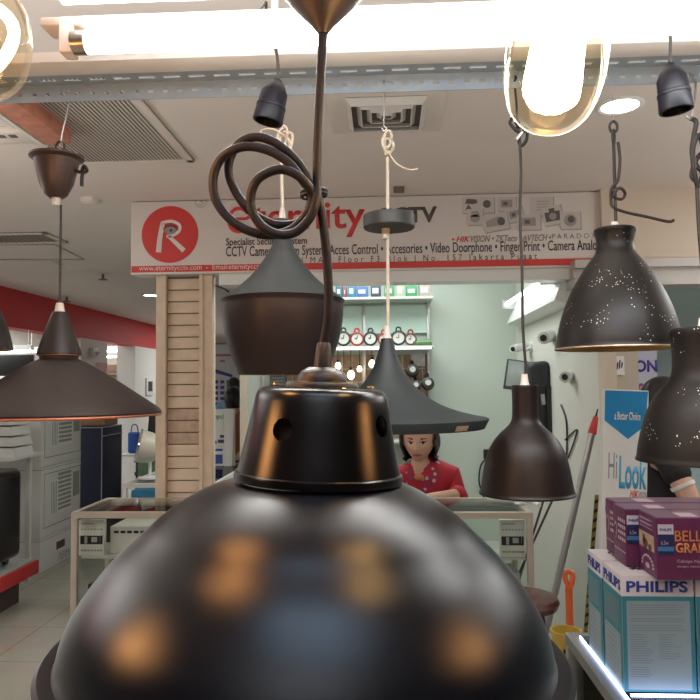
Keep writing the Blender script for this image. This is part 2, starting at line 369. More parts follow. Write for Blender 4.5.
# the R: a hand-drawn letter with an eye in its bowl
k = B(); cx, cz = dc; RM = front(0, SY-.004, 0)
def stroke(b_, pts, w_, M, d=.0015, closed=False):
    P = spline([(x, 0, z) for x, z in pts], 8, closed); n = len(P); L = []; Rr = []
    for i, p in enumerate(P):
        a = P[max(i-1, 0)]; c = P[min(i+1, n-1)]; tt = (c-a).normalized(); nn = Vector((-tt.z, 0, tt.x)); ww = w_ if not callable(w_) else w_(i/(n-1))
        L.append(p + nn*ww/2); Rr.append(p - nn*ww/2)
    for i in range(n-1):
        q = [L[i], L[i+1], Rr[i+1], Rr[i]]
        f0 = [b_.verts.new(M @ Vector((v.x, 0, v.z))) for v in q]; f1 = [b_.verts.new(M @ Vector((v.x, -d, v.z))) for v in q]
        b_.faces.new(f0); b_.faces.new(f1[::-1])
        for a in range(4): b_.faces.new((f0[a], f1[a], f1[(a+1) % 4], f0[(a+1) % 4]))
    return b_
stroke(k, [(cx-.066, cz-.105), (cx-.058, cz-.02), (cx-.042, cz+.068)], lambda u: .032-.006*u, RM)
stroke(k, [(cx-.05, cz+.068), (cx+.01, cz+.077), (cx+.055, cz+.055), (cx+.056, cz+.02), (cx+.02, cz-.006), (cx-.02, cz-.012)], .018, RM)
stroke(k, [(cx-.005, cz-.012), (cx+.035, cz-.05), (cx+.085, cz-.098)], lambda u: .020+.010*u, RM)
obj('logo_letter', k, LINK, t, smooth=False)
k = B(); disc(k, cx+.004, cz+.022, .036, .022, -.0015, 0, front(0, SY-.006, 0)); obj('logo_eye_white', k, mat('eye_skin_ink', (.45, .22, .2), .5), t, smooth=False)
k = B(); disc(k, cx+.008, cz+.022, .020, .020, -.0015, 0, front(0, SY-.008, 0)); obj('logo_iris', k, mat('iris_ink', (.25, .32, .36), .4), t, smooth=False)
k = B(); disc(k, cx+.008, cz+.022, .009, .009, -.0015, 0, front(0, SY-.010, 0)); stroke(k, [(cx-.036, cz+.03), (cx-.01, cz+.05), (cx+.03, cz+.045), (cx+.042, cz+.03)], .006, front(0, SY-.010, 0)); obj('logo_pupil', k, DINK, t, smooth=False)
# pencilled 3 in a ring
k = B(); mx_, mz_ = S(201, 201.5)
ring = [(mx_+.033*math.cos(a*math.pi/8), mz_+.033*math.sin(a*math.pi/8)) for a in range(17)]
stroke(k, ring, .003, front(0, SY-.0002, 0), .0006)
stroke(k, [(mx_-.012, mz_+.016), (mx_+.008, mz_+.02), (mx_+.010, mz_+.006), (mx_-.004, mz_), (mx_+.013, mz_-.006), (mx_+.006, mz_-.02), (mx_-.014, mz_-.015)], .003, front(0, SY-.0002, 0), .0006)
obj('pencil_mark', k, GINK, t, smooth=False)
ex, ez = S(239, 220); k = B()
stroke(k, [(ex+.060*math.cos(a), ez+.068*math.sin(a)) for a in [R(q) for q in range(35, 331, 20)]], .022, front(0, SY-.0002, 0), .0012)
stroke(k, [(ex-.05, ez+.004), (ex, ez+.006), (ex+.045, ez+.008), (ex+.058, ez+.020)], .018, front(0, SY-.0002, 0), .0013)
obj('lettering', k, RINK, t, smooth=False)
stext('ternity', 252, 365, 203, 238, RINK, offset=.012)
stext('CCTV', 377, 437, 207, 223, mat('sign_brown_black', (.10, .085, .08), .5), offset=.035)
stext('Specialist Security System', 226, 307, 237.5, 247, DINK, offset=.012)
stext('CCTV Camera, Alarm System, Acces Control • Accesories • Video Doorphone • Finger Print • Camera Analog', 226, 601, 243, 256.5, DINK, offset=.006)
stext('I MA , Floor F3 Blok J No. 157 Jakarta Pusat', 302, 537, 255, 263, DINK, offset=0, spacing=1.6)
stext('www.eternitycctv.com  -  Email:eternitycctv', 139, 262, 264.5, 271.5, LINK, offset=.006, name='strip_lettering')
stext('• HIK', 452, 470, 236.5, 242, RINK, shear=.3, offset=.02)
stext('VISION • ZKTeco • AVTECH •', 470.5, 551, 235, 241.5, GINK, shear=.25, offset=.01)
stext('P A R A D O X', 552, 596, 233.5, 238.5, GINK)
# product pictures printed on the sign
PAP = mat('picture_paper', (.55, .51, .48), .5); PD = mat('picture_dark', (.12, .105, .10), .5); PM_ = mat('picture_mid', (.33, .30, .28), .5); PB_ = mat('picture_shadow', (.36, .33, .31), .6)
def picture(px0, px1, py0, py1, kind, rot=0, lay=0):
    a, c = S((px0+px1)/2, (py0+py1)/2); hw, hh = (px1-px0)/2*SY/700, (py1-py0)/2*SY/700; e = lay*.0022
    M = Matrix.Translation((a, SY-.0005-e, c)) @ Matrix.Rotation(R(rot), 4, 'Y')
    o = obj('product_picture', box(B(), -hw, hw, -.0008, 0, -hh, hh, M), PAP, t, smooth=False)
    obj('picture_edge', box(B(), -hw+.004, hw+.006, -.0004, .0003, -hh-.006, hh, M), PB_, o, smooth=False)
    k = B(); M2 = M @ Matrix.Translation((0, -.0009, 0)); s = min(hw, hh)
    if kind == 'cams':
        poly(k, [(-.8*hw, .2*hh), (-.7*hw, .8*hh), (-.1*hw, .7*hh), (0, .3*hh), (-.3*hw, .1*hh)], -.0006, 0, M2); disc(k, .55*hw, .1*hh, .5*s, .5*s, -.0006, 0, M2); poly(k, [(-.8*hw, -.6*hh), (-.6*hw, .1*hh), (-.4*hw, -.5*hh)], -.0006, 0, M2)
    elif kind == 'dome':
        disc(k, 0, -.2*hh, .6*s, .5*s, -.0006, 0, M2); poly(k, [(-.6*s, 0), (-.4*s, .7*s), (.4*s, .7*s), (.6*s, 0)], -.0006, 0, M2)
    elif kind == 'bullet':
        poly(k, [(-.8*hw, -.4*hh), (-.75*hw, .3*hh), (.3*hw, .65*hh), (.7*hw, .2*hh), (.5*hw, -.5*hh)], -.0005, 0, M2)
        o2 = B(); disc(o2, .45*hw, 0, .45*s, .5*s, -.0007, 0, M2); obj('picture_print', o2, PD, o, smooth=False)
    elif kind == 'doc':
        for q in range(4): box(k, -.5*hw, .6*hw, -.0006, 0, (.5-.3*q)*hh, (.58-.3*q)*hh, M2)
    elif kind == 'camera':
        box(k, -.8*hw, .8*hw, -.0006, 0, -.6*hh, .4*hh, M2); box(k, -.3*hw, .3*hw, -.0006, 0, .4*hh, .75*hh, M2)
        o2 = B(); disc(o2, 0, -.1*hh, .38*s, .38*s, -.0008, 0, M2); obj('picture_print', o2, PM_, o, smooth=False)
    elif kind == 'round':
        disc(k, 0, 0, .72*s, .72*s, -.0006, 0, M2); o2 = B(); disc(o2, .1*s, .1*s, .4*s, .4*s, -.0008, 0, M2); obj('picture_print', o2, PD, o, smooth=False)
    else:
        box(k, -.6*hw, .6*hw, -.0006, 0, -.5*hh, .6*hh, M2)
        o2 = B(); box(o2, -.35*hw, .1*hw, -.0008, 0, -.2*hh, .3*hh, M2); obj('picture_print', o2, PD, o, smooth=False)
    obj('picture_print', k, PD if kind in ('cams', 'camera') else PM_, o, smooth=False)
picture(462, 494, 197, 213, 'cams'); picture(497, 516, 197, 211, 'tv', 0, 0); picture(531, 553, 197, 216, 'doc')
picture(467, 483, 209, 225, 'dome', 0, 1); picture(506, 523, 208, 222, 'tv', -12, 1); picture(543, 562, 206, 225, 'camera', -10, 1)
picture(483, 508, 214, 231, 'bullet', -10, 2); picture(517, 540, 215, 230, 'tv', 0, 2); picture(560, 580, 212, 229, 'round', 0, 2)
# small thing on the ceiling over the sign
c = Vector((at(399, 188, 3.85).x, 3.85, CEIL))
tag(obj('spot_bracket', rbox(B(), c.x-.03, c.x+.03, c.y-.04, c.y+.04, CEIL-.02, CEIL, .004), mat('brown_metal', (.2, .12, .09), .5)), 'tiny brown bracket on the ceiling above the sign', 'bracket')
# ================================================================== LEFT SHOPS
TUBEL = mat('lit_tube', (1, 1, 1), .4, emit=14, ecol=(.95, 1, 1), noise=0)
def shop_tube(x0, x1, y, z, label, dirY=False, L=1.2):
    t = thing('tube_light', label, 'tube light', (x0, y, z), group='tube lights in the left shops')
    if dirY: a, c = (x0, y, z), (x0, y+L, z)
    else: a, c = (x0, y, z), (x1, y, z)
    k = B()
    if dirY: rbox(k, x0-.04, x0+.04, y-.03, y+L+.03, z+.018, z+.08, .004)
    else: rbox(k, x0-.03, x1+.03, y-.04, y+.04, z+.018, z+.08, .004)
    obj('batten', k, WHITE, t); obj('tube', cyl(B(), a, c, .016, seg=12), TUBEL, t)
    h = B(); m_ = ((a[0]+c[0])/2, (a[1]+c[1])/2)
    cyl(h, (m_[0], m_[1], z+.078), (m_[0], m_[1], CEIL), .006, seg=8); obj('hanging_rod', h, ALU, t)
shop_tube(-6.0, 0, 6.6, 2.42, 'lit tube light deep in the left shop, nearest the frame edge', True)
shop_tube(-5.5, 0, 7.0, 2.42, 'lit tube light in the left shop, above the white cone lamp gap', True)
shop_tube(-5.6, -4.6, 12.4, 2.30, 'upper lit tube light in the far shop beside the pink pillar')
shop_tube(-5.5, -4.55, 11.6, 2.16, 'lower lit tube light in the far shop beside the pink pillar')
NAVY = mat('navy_fabric', (.012, .016, .045), .7, noise=.1)
# dark store board under fascia
shop_tube(-5.75, -5.0, 9.6, 2.17, 'lit tube light facing the aisle in the left shop, above the black board')
shop_tube(-6.6, -5.45, 11.6, 2.26, 'lit tube light farthest back in the left shop')
t = thing('store_board', 'black board hanging in the left shop opening, behind the cone pendant', 'board', (-4.38, 8.0, 1.79))
obj('panel', rbox(B(), -4.62, -4.14, 8.0, 8.05, 1.79, 2.035, .005), BLK, t)
k = B()
for x_ in (-4.55, -4.2): cyl(k, (x_, 8.025, 2.03), (x_, 8.025, CEIL), .005, seg=8)
obj('hanging_wire', k, ALU, t)
# display inside far shop: brown shelf with bagged goods
t = thing('goods_shelf', 'brown shelf stacked with clear-wrapped goods in the far shop', 'shelf', (-5.6, 12.6, 0))
obj('back_panel', bx(-6.9, -4.5, 12.9, 12.95, 0, 1.9), CREAM, t)
for z_ in (.5, 1.0, 1.45, 1.86): obj('shelf_board', rbox(B(), -6.9, -4.5, 12.5, 12.9, z_, z_+.04, .004), mat('brown_shelf', (.12, .06, .035), .5), t)
bagm = mat('clear_wrap', (.62, .68, .70), .25, noise=.3, nscale=20)
for r_, z_ in enumerate((1.49, 1.04)):
    for q in range(7):
        x_ = -6.5 + q*.3
        s_ = bmesh.new(); bmesh.ops.create_icosphere(s_, subdivisions=2, radius=.14); s_.transform(Matrix.Translation((x_, 12.68, z_+.127)) @ Matrix.Diagonal((1, .9, .9, 1)))
        tag(obj('wrapped_bundle', s_, bagm), 'clear-wrapped white bundle on the %s board of the brown shelf' % ('upper' if r_ == 0 else 'middle'), 'bundle', 'wrapped bundles on the brown shelf, %s row' % ('upper' if r_ == 0 else 'middle'))
tag(obj('brown_carton', rbox(B(), -6.2, -4.7, 12.55, 12.85, 1.90, 2.06, .006), mat('kraft_dark', (.10, .055, .03), .7)), 'long dark brown carton on top of the brown shelf', 'carton')
# thermostat + pennant + camera on the left shop walls
t = thing('wall_thermostat', 'small black-faced thermostat on the white wall beside the louvred column', 'thermostat', (-4.1, 11.9, 1.6))
obj('body', rbox(B(), -4.1, -4.075, 11.75, 12.1, 1.50, 1.80, .006), WHITE, t); obj('display', rbox(B(), -4.075, -4.07, 11.82, 12.03, 1.57, 1.74, .002), mat('slate_screen', (.05, .06, .07), .3), t)
t = thing('pennant', 'pink triangular pennant on the pinkish pillar', 'pennant', (-4.1, 9.9, 1.7))
PN = Matrix.Translation((-4.098, 0, 0)) @ Matrix.Rotation(R(90), 4, 'Z')
obj('cloth', poly(B(), [(9.72, 2.0), (10.1, 2.0), (9.91, 1.66)], 0, .004, PN), mat('pink_cloth', (.55, .28, .27), .7), t, smooth=False)
obj('border', stroke(B(), [(9.72, 2.0), (9.815, 1.83), (9.91, 1.66), (10.0, 1.83), (10.1, 2.0)], .02, Matrix.Translation((-4.093, 0, 0)) @ Matrix.Rotation(R(90), 4, 'Z'), .002), mat('pale_pink_cloth', (.62, .45, .43), .7), t, smooth=False)
t = thing('dome_camera', 'small white camera at the top of the pinkish pillar', 'camera', (-4.1, 9.6, 2.1))
obj('base', rbox(B(), -4.1, -4.05, 9.5, 9.66, 2.06, 2.2, .008), WHITE, t); obj('lens', cyl(B(), (-4.05, 9.58, 2.12), (-3.99, 9.56, 2.1), .035, .03), WHITE, t)
# cartons of air conditioners
CART = mat('white_carton', (.60, .60, .57), .6, noise=.04, nscale=4); CARTD = mat('carton_print_grey', (.12, .12, .11), .6); CARTM = mat('carton_print_mid', (.26, .27, .24), .6, noise=.1); CARTL = mat('carton_print_light', (.68, .68, .64), .5)
SX = Matrix.Rotation(R(90), 4, 'Z')   # local x -> world Y, local -y -> world +x
def onX(x): return Matrix.Translation((x, 0, 0)) @ SX
def rect_frame(u0, u1, v0, v1, w_, M):
    b = B()
    for a in ((u0, u1, v0, v0+w_), (u0, u1, v1-w_, v1), (u0, u0+w_, v0+w_, v1-w_), (u1-w_, u1, v0+w_, v1-w_)): box(b, a[0], a[1], -.001, 0, a[2], a[3], M)
    return b
def ac_carton(z0, z1, label, pic):
    X = -3.085
    t = thing('air_conditioner_carton', label, 'carton', (-3.35, 6.5, z0), group='stacked white air conditioner cartons')
    obj('carton', rbox(B(), -3.95, X, 6.14, 6.96, z0, z1, .008), CART, t)
    obj('seam', box(B(), -3.94, X+.0008, 6.138, 6.961, z1-.022, z1-.018), CARTD, t)
    if pic:
        M = onX(X); h = z1-z0; u0, u1 = 6.20, 6.95; v0, v1 = z0+.08, z1-.06
        obj('printed_frame', rect_frame(u0, u1, v0, v1, .006, M), CARTD, t, smooth=False)
        pp = obj('printed_unit', box(B(), u0+.12, u0+.56, -.0012, 0, v0+.09, v1-.08, M), CARTL, t, smooth=False)
        k = B()
        for q in range(9): box(k, u0+.27, u0+.54, -.002, -.0012, v0+.12+q*.04, v0+.145+q*.04, M)
        obj('printed_fins', k, CARTM, pp, smooth=False)
        k = B()
        for q in range(4): box(k, u0+.14+q*.03, u0+.148+q*.03, -.002, -.0012, v0+.10, v1-.09, M)
        obj('printed_edge', k, CARTD, pp, smooth=False)
        obj('printed_unit_back', box(B(), u0+.585, u0+.72, -.0012, 0, v0+.20, v1-.05, M), CARTM, t, smooth=False)
    else:
        obj('printed_hole', box(B(), 6.45, 6.62, -.001, 0, z0+.14, z0+.21, onX(X)), mat('red_brown_print', (.08, .03, .02), .6), t, smooth=False)
        obj('lettering', text_bm('PERMATA', 6.5, 6.9, z0+.03, z0+.10, onX(X), .001), CARTM, t, smooth=False)
ac_carton(0, .30, 'lowest white air conditioner carton, plain side with a dark hand hole', False)
ac_carton(.302, .93, 'middle white carton printed with a window air conditioner, under the top one', True)
ac_carton(.932, 1.50, 'topmost white carton printed with a window air conditioner, below the cone pendant rim', True)
# platform, portable unit and stacked trays
t = thing('red_edged_platform', 'low grey platform with a red front edge on the tiled floor at the far left', 'platform', (-3.4, 4.5, 0))
obj('deck', rbox(B(), -4.1, -2.79, 3.2, 5.47, .22, .30, .004), mat('deck_grey', (.45, .47, .45), .4, noise=.05), t)
obj('edge_strip', rbox(B(), -2.79, -2.76, 3.2, 5.48, .19, .290, .006), RED, t)
obj('plinth', bx(-4.0, -2.85, 3.3, 5.35, 0, .22), mat('dark_plinth', (.08, .05, .045), .7), t)
t = thing('portable_air_conditioner', 'glossy black portable air conditioner standing on the red-edged platform', 'air conditioner', (-3.0, 5.2, .30))
gb = mat('gloss_black_shell', (.012, .010, .010), .18, noise=.05)
obj('body', rbox(B(), -3.30, -2.835, 4.98, 5.36, .35, 1.03, .06, 5), gb, t)
k = B()
for q in range(6): rbox(k, -3.2, -2.91, 4.97, 4.985, .70+q*.038, .716+q*.038, .003)
obj('louvres', k, mat('grey_louvre', (.10, .09, .09), .3), t)
for xx, yy in ((-3.2, 5.05), (-2.93, 5.05), (-3.2, 5.29), (-2.93, 5.29)): obj('castor', cyl(B(), (xx-.015, yy, .326), (xx+.015, yy, .326), .0255), BLK, t)
t = thing('wall_shelf', 'white metal shelf holding stacked trays at the left edge', 'shelf', (-3.2, 5.6, 0))
obj('shelf_board', rbox(B(), -3.6, -2.96, 5.4, 5.95, 1.07, 1.095, .003), CART, t)
obj('post', rbox(B(), -3.6, -3.56, 5.9, 5.94, 0, 1.07, .003), CART, t); obj('post', rbox(B(), -3.1, -3.06, 5.9, 5.94, 0, 1.07, .003), CART, t)
TR = mat('white_tray', (.66, .66, .63), .35, noise=.05)
for q in range(4):
    z_ = 1.096 + q*.085
    k = B(); M = Matrix.Translation((-3.18, 5.62, z_))
    a = [(-.22, 0), (.22 - q*.015, 0), (.20-q*.015, .07), (-.22, .083), (-.22, 0)]
    poly(k, a[:4], -.15, .15, M)
    tag(obj('white_tray', k, TR, smooth=False), 'white slanted plastic tray, %s of the four stacked on the white shelf' % ('lowest', 'second from the bottom', 'third from the bottom', 'topmost')[q], 'tray', 'white trays stacked on the shelf')
# fabric wardrobe
t = thing('fabric_wardrobe', 'tall navy fabric wardrobe with pale piping behind the white cartons', 'wardrobe', (-3.6, 8.3, 0))
obj('cover', rbox(B(), -3.9, -3.3, 8.0, 8.6, 0, 1.18, .012), NAVY, t)
k = B()
for a, c in (((-3.3, 8.0, 0), (-3.3, 8.0, 1.18)), ((-3.9, 8.0, 1.18), (-3.3, 8.0, 1.18)), ((-3.3, 8.0, 1.18), (-3.3, 8.6, 1.18)), ((-3.29, 8.0, 1.08), (-3.29, 8.6, 1.08)), ((-3.3, 8.6, 0), (-3.3, 8.6, 1.18))): cyl(k, a, c, .006, seg=6)
obj('piping', k, mat('pale_piping', (.35, .37, .42), .6), t)
tag(obj('purple_box', rbox(B(), -3.88, -3.62, 8.1, 8.5, 1.195, 1.45, .006), mat('purple_card', (.10, .03, .20), .6)), 'purple box on top of the navy wardrobe', 'box')
tag(obj('brown_box', rbox(B(), -3.6, -3.31, 8.1, 8.5, 1.195, 1.42, .006), mat('kraft_card', (.30, .18, .09), .7)), 'brown cardboard box on top of the navy wardrobe', 'box')
# things between wardrobe and column
t = thing('folding_chair', 'dark chair seen in the far aisle behind the wardrobe', 'chair', (-3.2, 9.8, 0))
obj('seat', rbox(B(), -3.5, -3.05, 9.6, 10.05, .42, .47, .01), mat('dark_brown_vinyl', (.04, .02, .025), .5), t)
obj('backrest', rbox(B(), -.22, .22, -.02, .02, 0, .45, .01, M=Matrix.Translation((-3.27, 10.08, .80)) @ Matrix.Rotation(R(-12), 4, 'X')), MATS['dark_brown_vinyl'], t)
for xx in (-3.47, -3.08):
    for yy in (9.63, 10.02): obj('leg', cyl(B(), (xx, yy, 0), (xx, yy, .42 if yy < 10 else .86), .012, seg=8), ALU, t)
t = thing('blue_bag', 'bright blue shopping bag hanging in the far aisle left of the column', 'bag', (-3.3, 9.3, .9))
obj('body', rbox(B(), -3.47, -3.31, 9.25, 9.38, .762, 1.04, .03, 3), mat('blue_plastic', (.03, .10, .40), .45, noise=.2, nscale=15), t)
obj('handle', tube(B(), [(-3.44, 9.3, 1.03), (-3.42, 9.3, 1.13), (-3.36, 9.3, 1.13), (-3.34, 9.3, 1.03)], .008, 6, smooth=4), MATS['blue_plastic'], t)
t = thing('aisle_stand', 'small dark stand with a green leaflet in the far aisle', 'stand', (-3.1, 9.25, 0))
obj('frame', rbox(B(), -3.3, -2.95, 9.1, 9.5, 0, .74, .006), mat('dark_stand', (.05, .05, .06), .6), t)
obj('top_board', rbox(B(), -3.55, -2.9, 9.05, 9.55, .74, .76, .004), WHITE, t)
obj('leaflet', bx(-3.25, -3.02, 9.04, 9.05, .35, .70), mat('green_print', (.25, .42, .25), .6, noise=.4, nscale=12), t)
tag(obj('storage_bin', rbox(B(), -2.95, -2.5, 9.6, 10.1, 0, .85, .01), mat('blue_bin', (.02, .05, .35), .5)), 'blue storage bin in the aisle behind the white spot lamp', 'bin')
# ================================================================== DISPLAY CASES
def bars(b, pts, w):
    for (a, c) in pts:
        x0, x1 = sorted((a[0], c[0])); y0, y1 = sorted((a[1], c[1])); z0, z1 = sorted((a[2], c[2]))
        box(b, x0-w/2, x1+w/2, y0-w/2, y1+w/2, z0-w/2, z1+w/2)
def display_case(name, label, x0, x1, y0, y1, h, frame, shelves, fw=.03, toph=.04, posts=None):
    t = thing(name, label, 'display case', ((x0+x1)/2, (y0+y1)/2, 0)); q = fw/2
    k = B(); zz0, zz1 = h-toph/2-q, h-toph/2+q
    for a in ((x0, x1, y0, y0+fw), (x0, x1, y1-fw, y1), (x0, x0+fw, y0+fw, y1-fw), (x1-fw, x1, y0+fw, y1-fw)): box(k, a[0], a[1], a[2], a[3], zz0, zz1)
    obj('top_frame', k, frame, t, smooth=False)
    for a, c in ((x0, y0), (x1-fw, y0), (x0, y1-fw), (x1-fw, y1-fw)): obj('corner_post', rbox(B(), a, a+fw, c, c+fw, .0, h-toph/2-fw/2-.0005, .003), frame, t)
    if posts:
        for x in posts: obj('middle_post', rbox(B(), x, x+fw*.8, y0, y0+fw, .0, h-toph/2-fw/2-.0005, .003), frame, t)
    obj('top_glass', bx(x0+fw, x1-fw, y0+fw, y1-fw, h-.012, h-.004), GLASS, t)
    obj('front_glass', bx(x0+fw, x1-fw, y0+.010, y0+.014, .12, h-toph), GLASS, t)
    obj('base', rbox(B(), x0+fw, x1-fw, y0+.02, y1-.02, .04, .12, .004), mat('case_base', (.45, .42, .36), .5), t)
    for z in shelves: obj('shelf', rbox(B(), x0+fw, x1-fw, y0+.05, y1-.03, z, z+.012, .002), mat('case_shelf', (.50, .52, .48), .3), t)
    return t
display_case('rear_display_case', 'second smaller glass display case with blue goods, behind the louvred column', -1.93, -1.24, 5.05, 6.4, .95, mat('white_case_frame', (.66, .66, .62), .4, noise=.03), (.5,))
tag(obj('blue_package', rbox(B(), -1.88, -1.32, 5.09, 5.3, .513, .89, .01), mat('bright_blue_pack', (.03, .22, .42), .35, noise=.15)), 'bright blue package inside the smaller rear display case', 'package')
# spot lamp standing on the case
spx = at(140, 446, 5.25).x + .06
t = thing('spot_lamp', 'round cream spot lamp with chrome reflector on the rear display case, left of the column', 'lamp', (-1.80, 5.3, .95))
obj('base', lathe(B(), [(0, 0), (.09, 0), (.09, .012), (.02, .02), (0, .02)], 30, Matrix.Translation((spx, 5.3, .951))), WHITE, t)
obj('stand', cyl(B(), (spx, 5.3, .96), (spx, 5.3, 1.14), .012), WHITE, t)
Mh = Matrix.Translation((spx-.06, 5.25, at(140, 446, 5.25).z)) @ Matrix.Rotation(R(-78), 4, 'Y') @ Matrix.Rotation(R(18), 4, 'X')
obj('head', lathe(B(), [(0, -.16), (.05, -.155), (.09, -.13), (.115, -.08), (.122, -.02), (.124, 0), (.112, 0), (.10, -.03)], 40, Mh), mat('cream_shell', (.62, .58, .48), .35), t)
obj('rim_ring', lathe(B(), [(.122, 0), (.13, .004), (.13, .016), (.118, .02), (.112, .004)], 40, Mh), mat('chrome', (.7, .7, .7), .1, 1.), t)
obj('reflector', lathe(B(), [(.11, .0), (.09, -.03), (.05, -.06), (0, -.065)], 40, Mh), MATS['chrome'], t)
# tabletop poster on the case and people beyond
t = thing('counter_poster', 'small white stand-up poster with green heading on the rear display case, right of the column', 'poster', (-1.45, 6.1, .95))
pl, pr = at(196, 450, 6.1).x, at(235, 450, 6.1).x; zt = at(225, 409, 6.1).z
Mq = Matrix.Translation(((pl+pr)/2, 6.1, .951)); hw = (pr-pl)/2
obj('board', box(B(), -hw, hw, 0, .012, 0, zt-.951, Mq), mat('poster_white', (.66, .68, .65), .4), t, smooth=False)
obj('side_panel', poly(B(), [(hw-.02, 0), (hw+.0, zt-.951), (hw-.09, zt-.951), (hw-.09, 0)], -.03, -.002, Mq), WHITE, t, smooth=False)
obj('lettering', text_bm('mpo!', -.02, hw-.10, zt-.951-.10, zt-.951-.04, Mq @ front(0, -.0015, 0), .001, offset=.02), mat('green_ink', (.12, .38, .10), .5), t, smooth=False)
k = B(); box(k, 0, hw-.11, -.002, 0, .02, .10, Mq); box(k, -.0, hw-.11, -.002, 0, -.0+.13, .15, Mq); obj('blue_band', k, mat('blue_print', (.04, .07, .30), .5), t, smooth=False)
k = B()
for a, c, d_, e in ((.02, .20, .08, .23), (.04, .245, .09, .27), (-.03, .19, .01, .22)): box(k, a, d_, -.002, 0, c, e, Mq)
obj('printed_devices', k, mat('slate_print', (.05, .07, .10), .5), t, smooth=False)
t = thing('wall_poster', 'tall white poster with a blue building drawing beyond the two standing people', 'poster', (-1.9, 9.4, .9))
a0, a1 = at(208, 400, 9.4).x, at(236, 400, 9.4).x; z0, z1 = 0, at(220, 342, 9.4).z
obj('board', bx(a0-.3, a1, 9.4, 9.43, 0, z1), mat('poster_paper', (.62, .63, .66), .5), t, smooth=False)
k = B(); zz = at(222, 371, 9.4).z
poly(k, [(a0, zz+.06), (a1-.05, zz-.05), (a1-.05, zz-.09), (a0, zz-.0)], -.003, 0, front(0, 9.4, 0))
for r_ in range(7):
    for q in range(3): box(k, a1-.30+q*.085, a1-.245+q*.085, 9.396, 9.4, zz-.17-r_*.075, zz-.125-r_*.075)
obj('printed_building', k, mat('navy_print', (.06, .08, .26), .5), t, smooth=False)
k = B(); box(k, a0, a1-.03, 9.396, 9.4, zz+.20, zz+.23); box(k, a1-.22, a1-.15, 9.396, 9.4, zz+.12, zz+.15); obj('printed_heading', k, mat('pink_print', (.45, .15, .22), .5), t, smooth=False)
k = B(); box(k, a0, a1-.05, 9.396, 9.4, zz+.36, zz+.385); obj('printed_heading', k, GINK, t, smooth=False)
t = thing('ceiling_cable', 'loose black cable drooping under the ceiling behind the louvred column top', 'cable', (-1.6, 5.6, CEIL))
pp = [ceil_pt(205, 283), at(222, 288, 5.9), at(236, 296, 5.9), at(250, 294, 5.8), Vector((at(262, 283, 5.8).x, 5.8, CEIL-.003))]
pp[0].z = CEIL-.003
obj('cable', tube(B(), pp, .009, 8, smooth=6), BLK, t)
# ================================================================== SHOP BACK WALL
def louvre_unit():
    a, c = at(270, 374, 5.86), at(286, 392, 5.86)
    t = thing('wall_vent_unit', 'small dark grey louvred unit on the shop back wall, under the beehive pendant', 'vent', (a.x, 5.9, c.z))
    obj('frame', rbox(B(), a.x, c.x, 5.84, 5.90, c.z-.03, a.z+.02, .006), mat('slate_frame', (.10, .11, .11), .5), t)
    k = B(); n = 7
    for i in range(n):
        z = c.z - .01 + (a.z-c.z) * i/(n-1); rbox(k, a.x+.015, c.x-.015, 5.832, 5.842, z-.006, z+.006, .002)
    obj('louvres', k, mat('slate_louvre', (.22, .23, .23), .5), t)
louvre_unit()
tag(obj('corner_strip', rbox(B(), at(262, 380, 5.88).x, at(265, 380, 5.88).x, 5.87, 5.9, 0, 2.6, .003), ALU), 'thin aluminium strip running up the back wall beside the louvred unit', 'strip')
SX0, SX1 = at(285, 345, 5.7).x, at(433, 345, 5.7).x
t = thing('wall_shelf_unit', 'wall rack of two long shelves with pale glass panels on the shop back wall', 'shelf', ((SX0+SX1)/2, 5.8, 1.2))
zs1, zs2 = at(400, 297.5, 5.65).z, at(400, 346, 5.65).z
for z_ in (zs1, zs2): obj('shelf_board', rbox(B(), SX0, SX1, 5.58, 5.88, z_-.02, z_, .003), mat('shelf_laminate', (.50, .53, .48), .4), t)
obj('light_strip', bx(SX0, SX1-.02, 5.575, 5.58, zs2-.03, zs2-.012), mat('shelf_led', (1, 1, 1), .4, emit=1.6, ecol=(.9, 1, 1), noise=0), t)
g2 = mat('pale_glass_panel', (.60, .80, .72), .15, noise=.01)
for a, c in ((SX0, at(362, 320, 5.86).x), (at(365, 320, 5.86).x, at(427, 320, 5.86).x)): obj('glass_panel', bx(a, c, 5.86, 5.87, zs2+.12, zs1-.04), g2, t)
k = B()
for px in (364, 428): x = at(px, 320, 5.88).x; rbox(k, x-.012, x+.012, 5.85, 5.895, 1.05, zs1+.02, .002)
obj('upright', k, ALU, t)
zb = 1.20
obj('lower_back_panel', bx(SX0, at(427, 380, 5.86).x, 5.87, 5.895, zb, zs2-.06), mat('brown_pegboard', (.30, .20, .14), .7, noise=.35, nscale=30), t)
k = B()
for q in range(14):
    x = SX0 + .04 + q*(SX1-SX0-.12)/13; box(k, x-.002, x+.002, 5.84, 5.844, zb, zs2-.05)
for q in range(6): box(k, SX0, SX1-.06, 5.84, 5.844, zb+.03+q*.11, zb+.034+q*.11)
obj('wire_grid', k, ALU, t)
obj('lower_board', rbox(B(), SX0, SX1, 5.58, 5.88, zb-.02, zb, .003), MATS['shelf_laminate'], t)
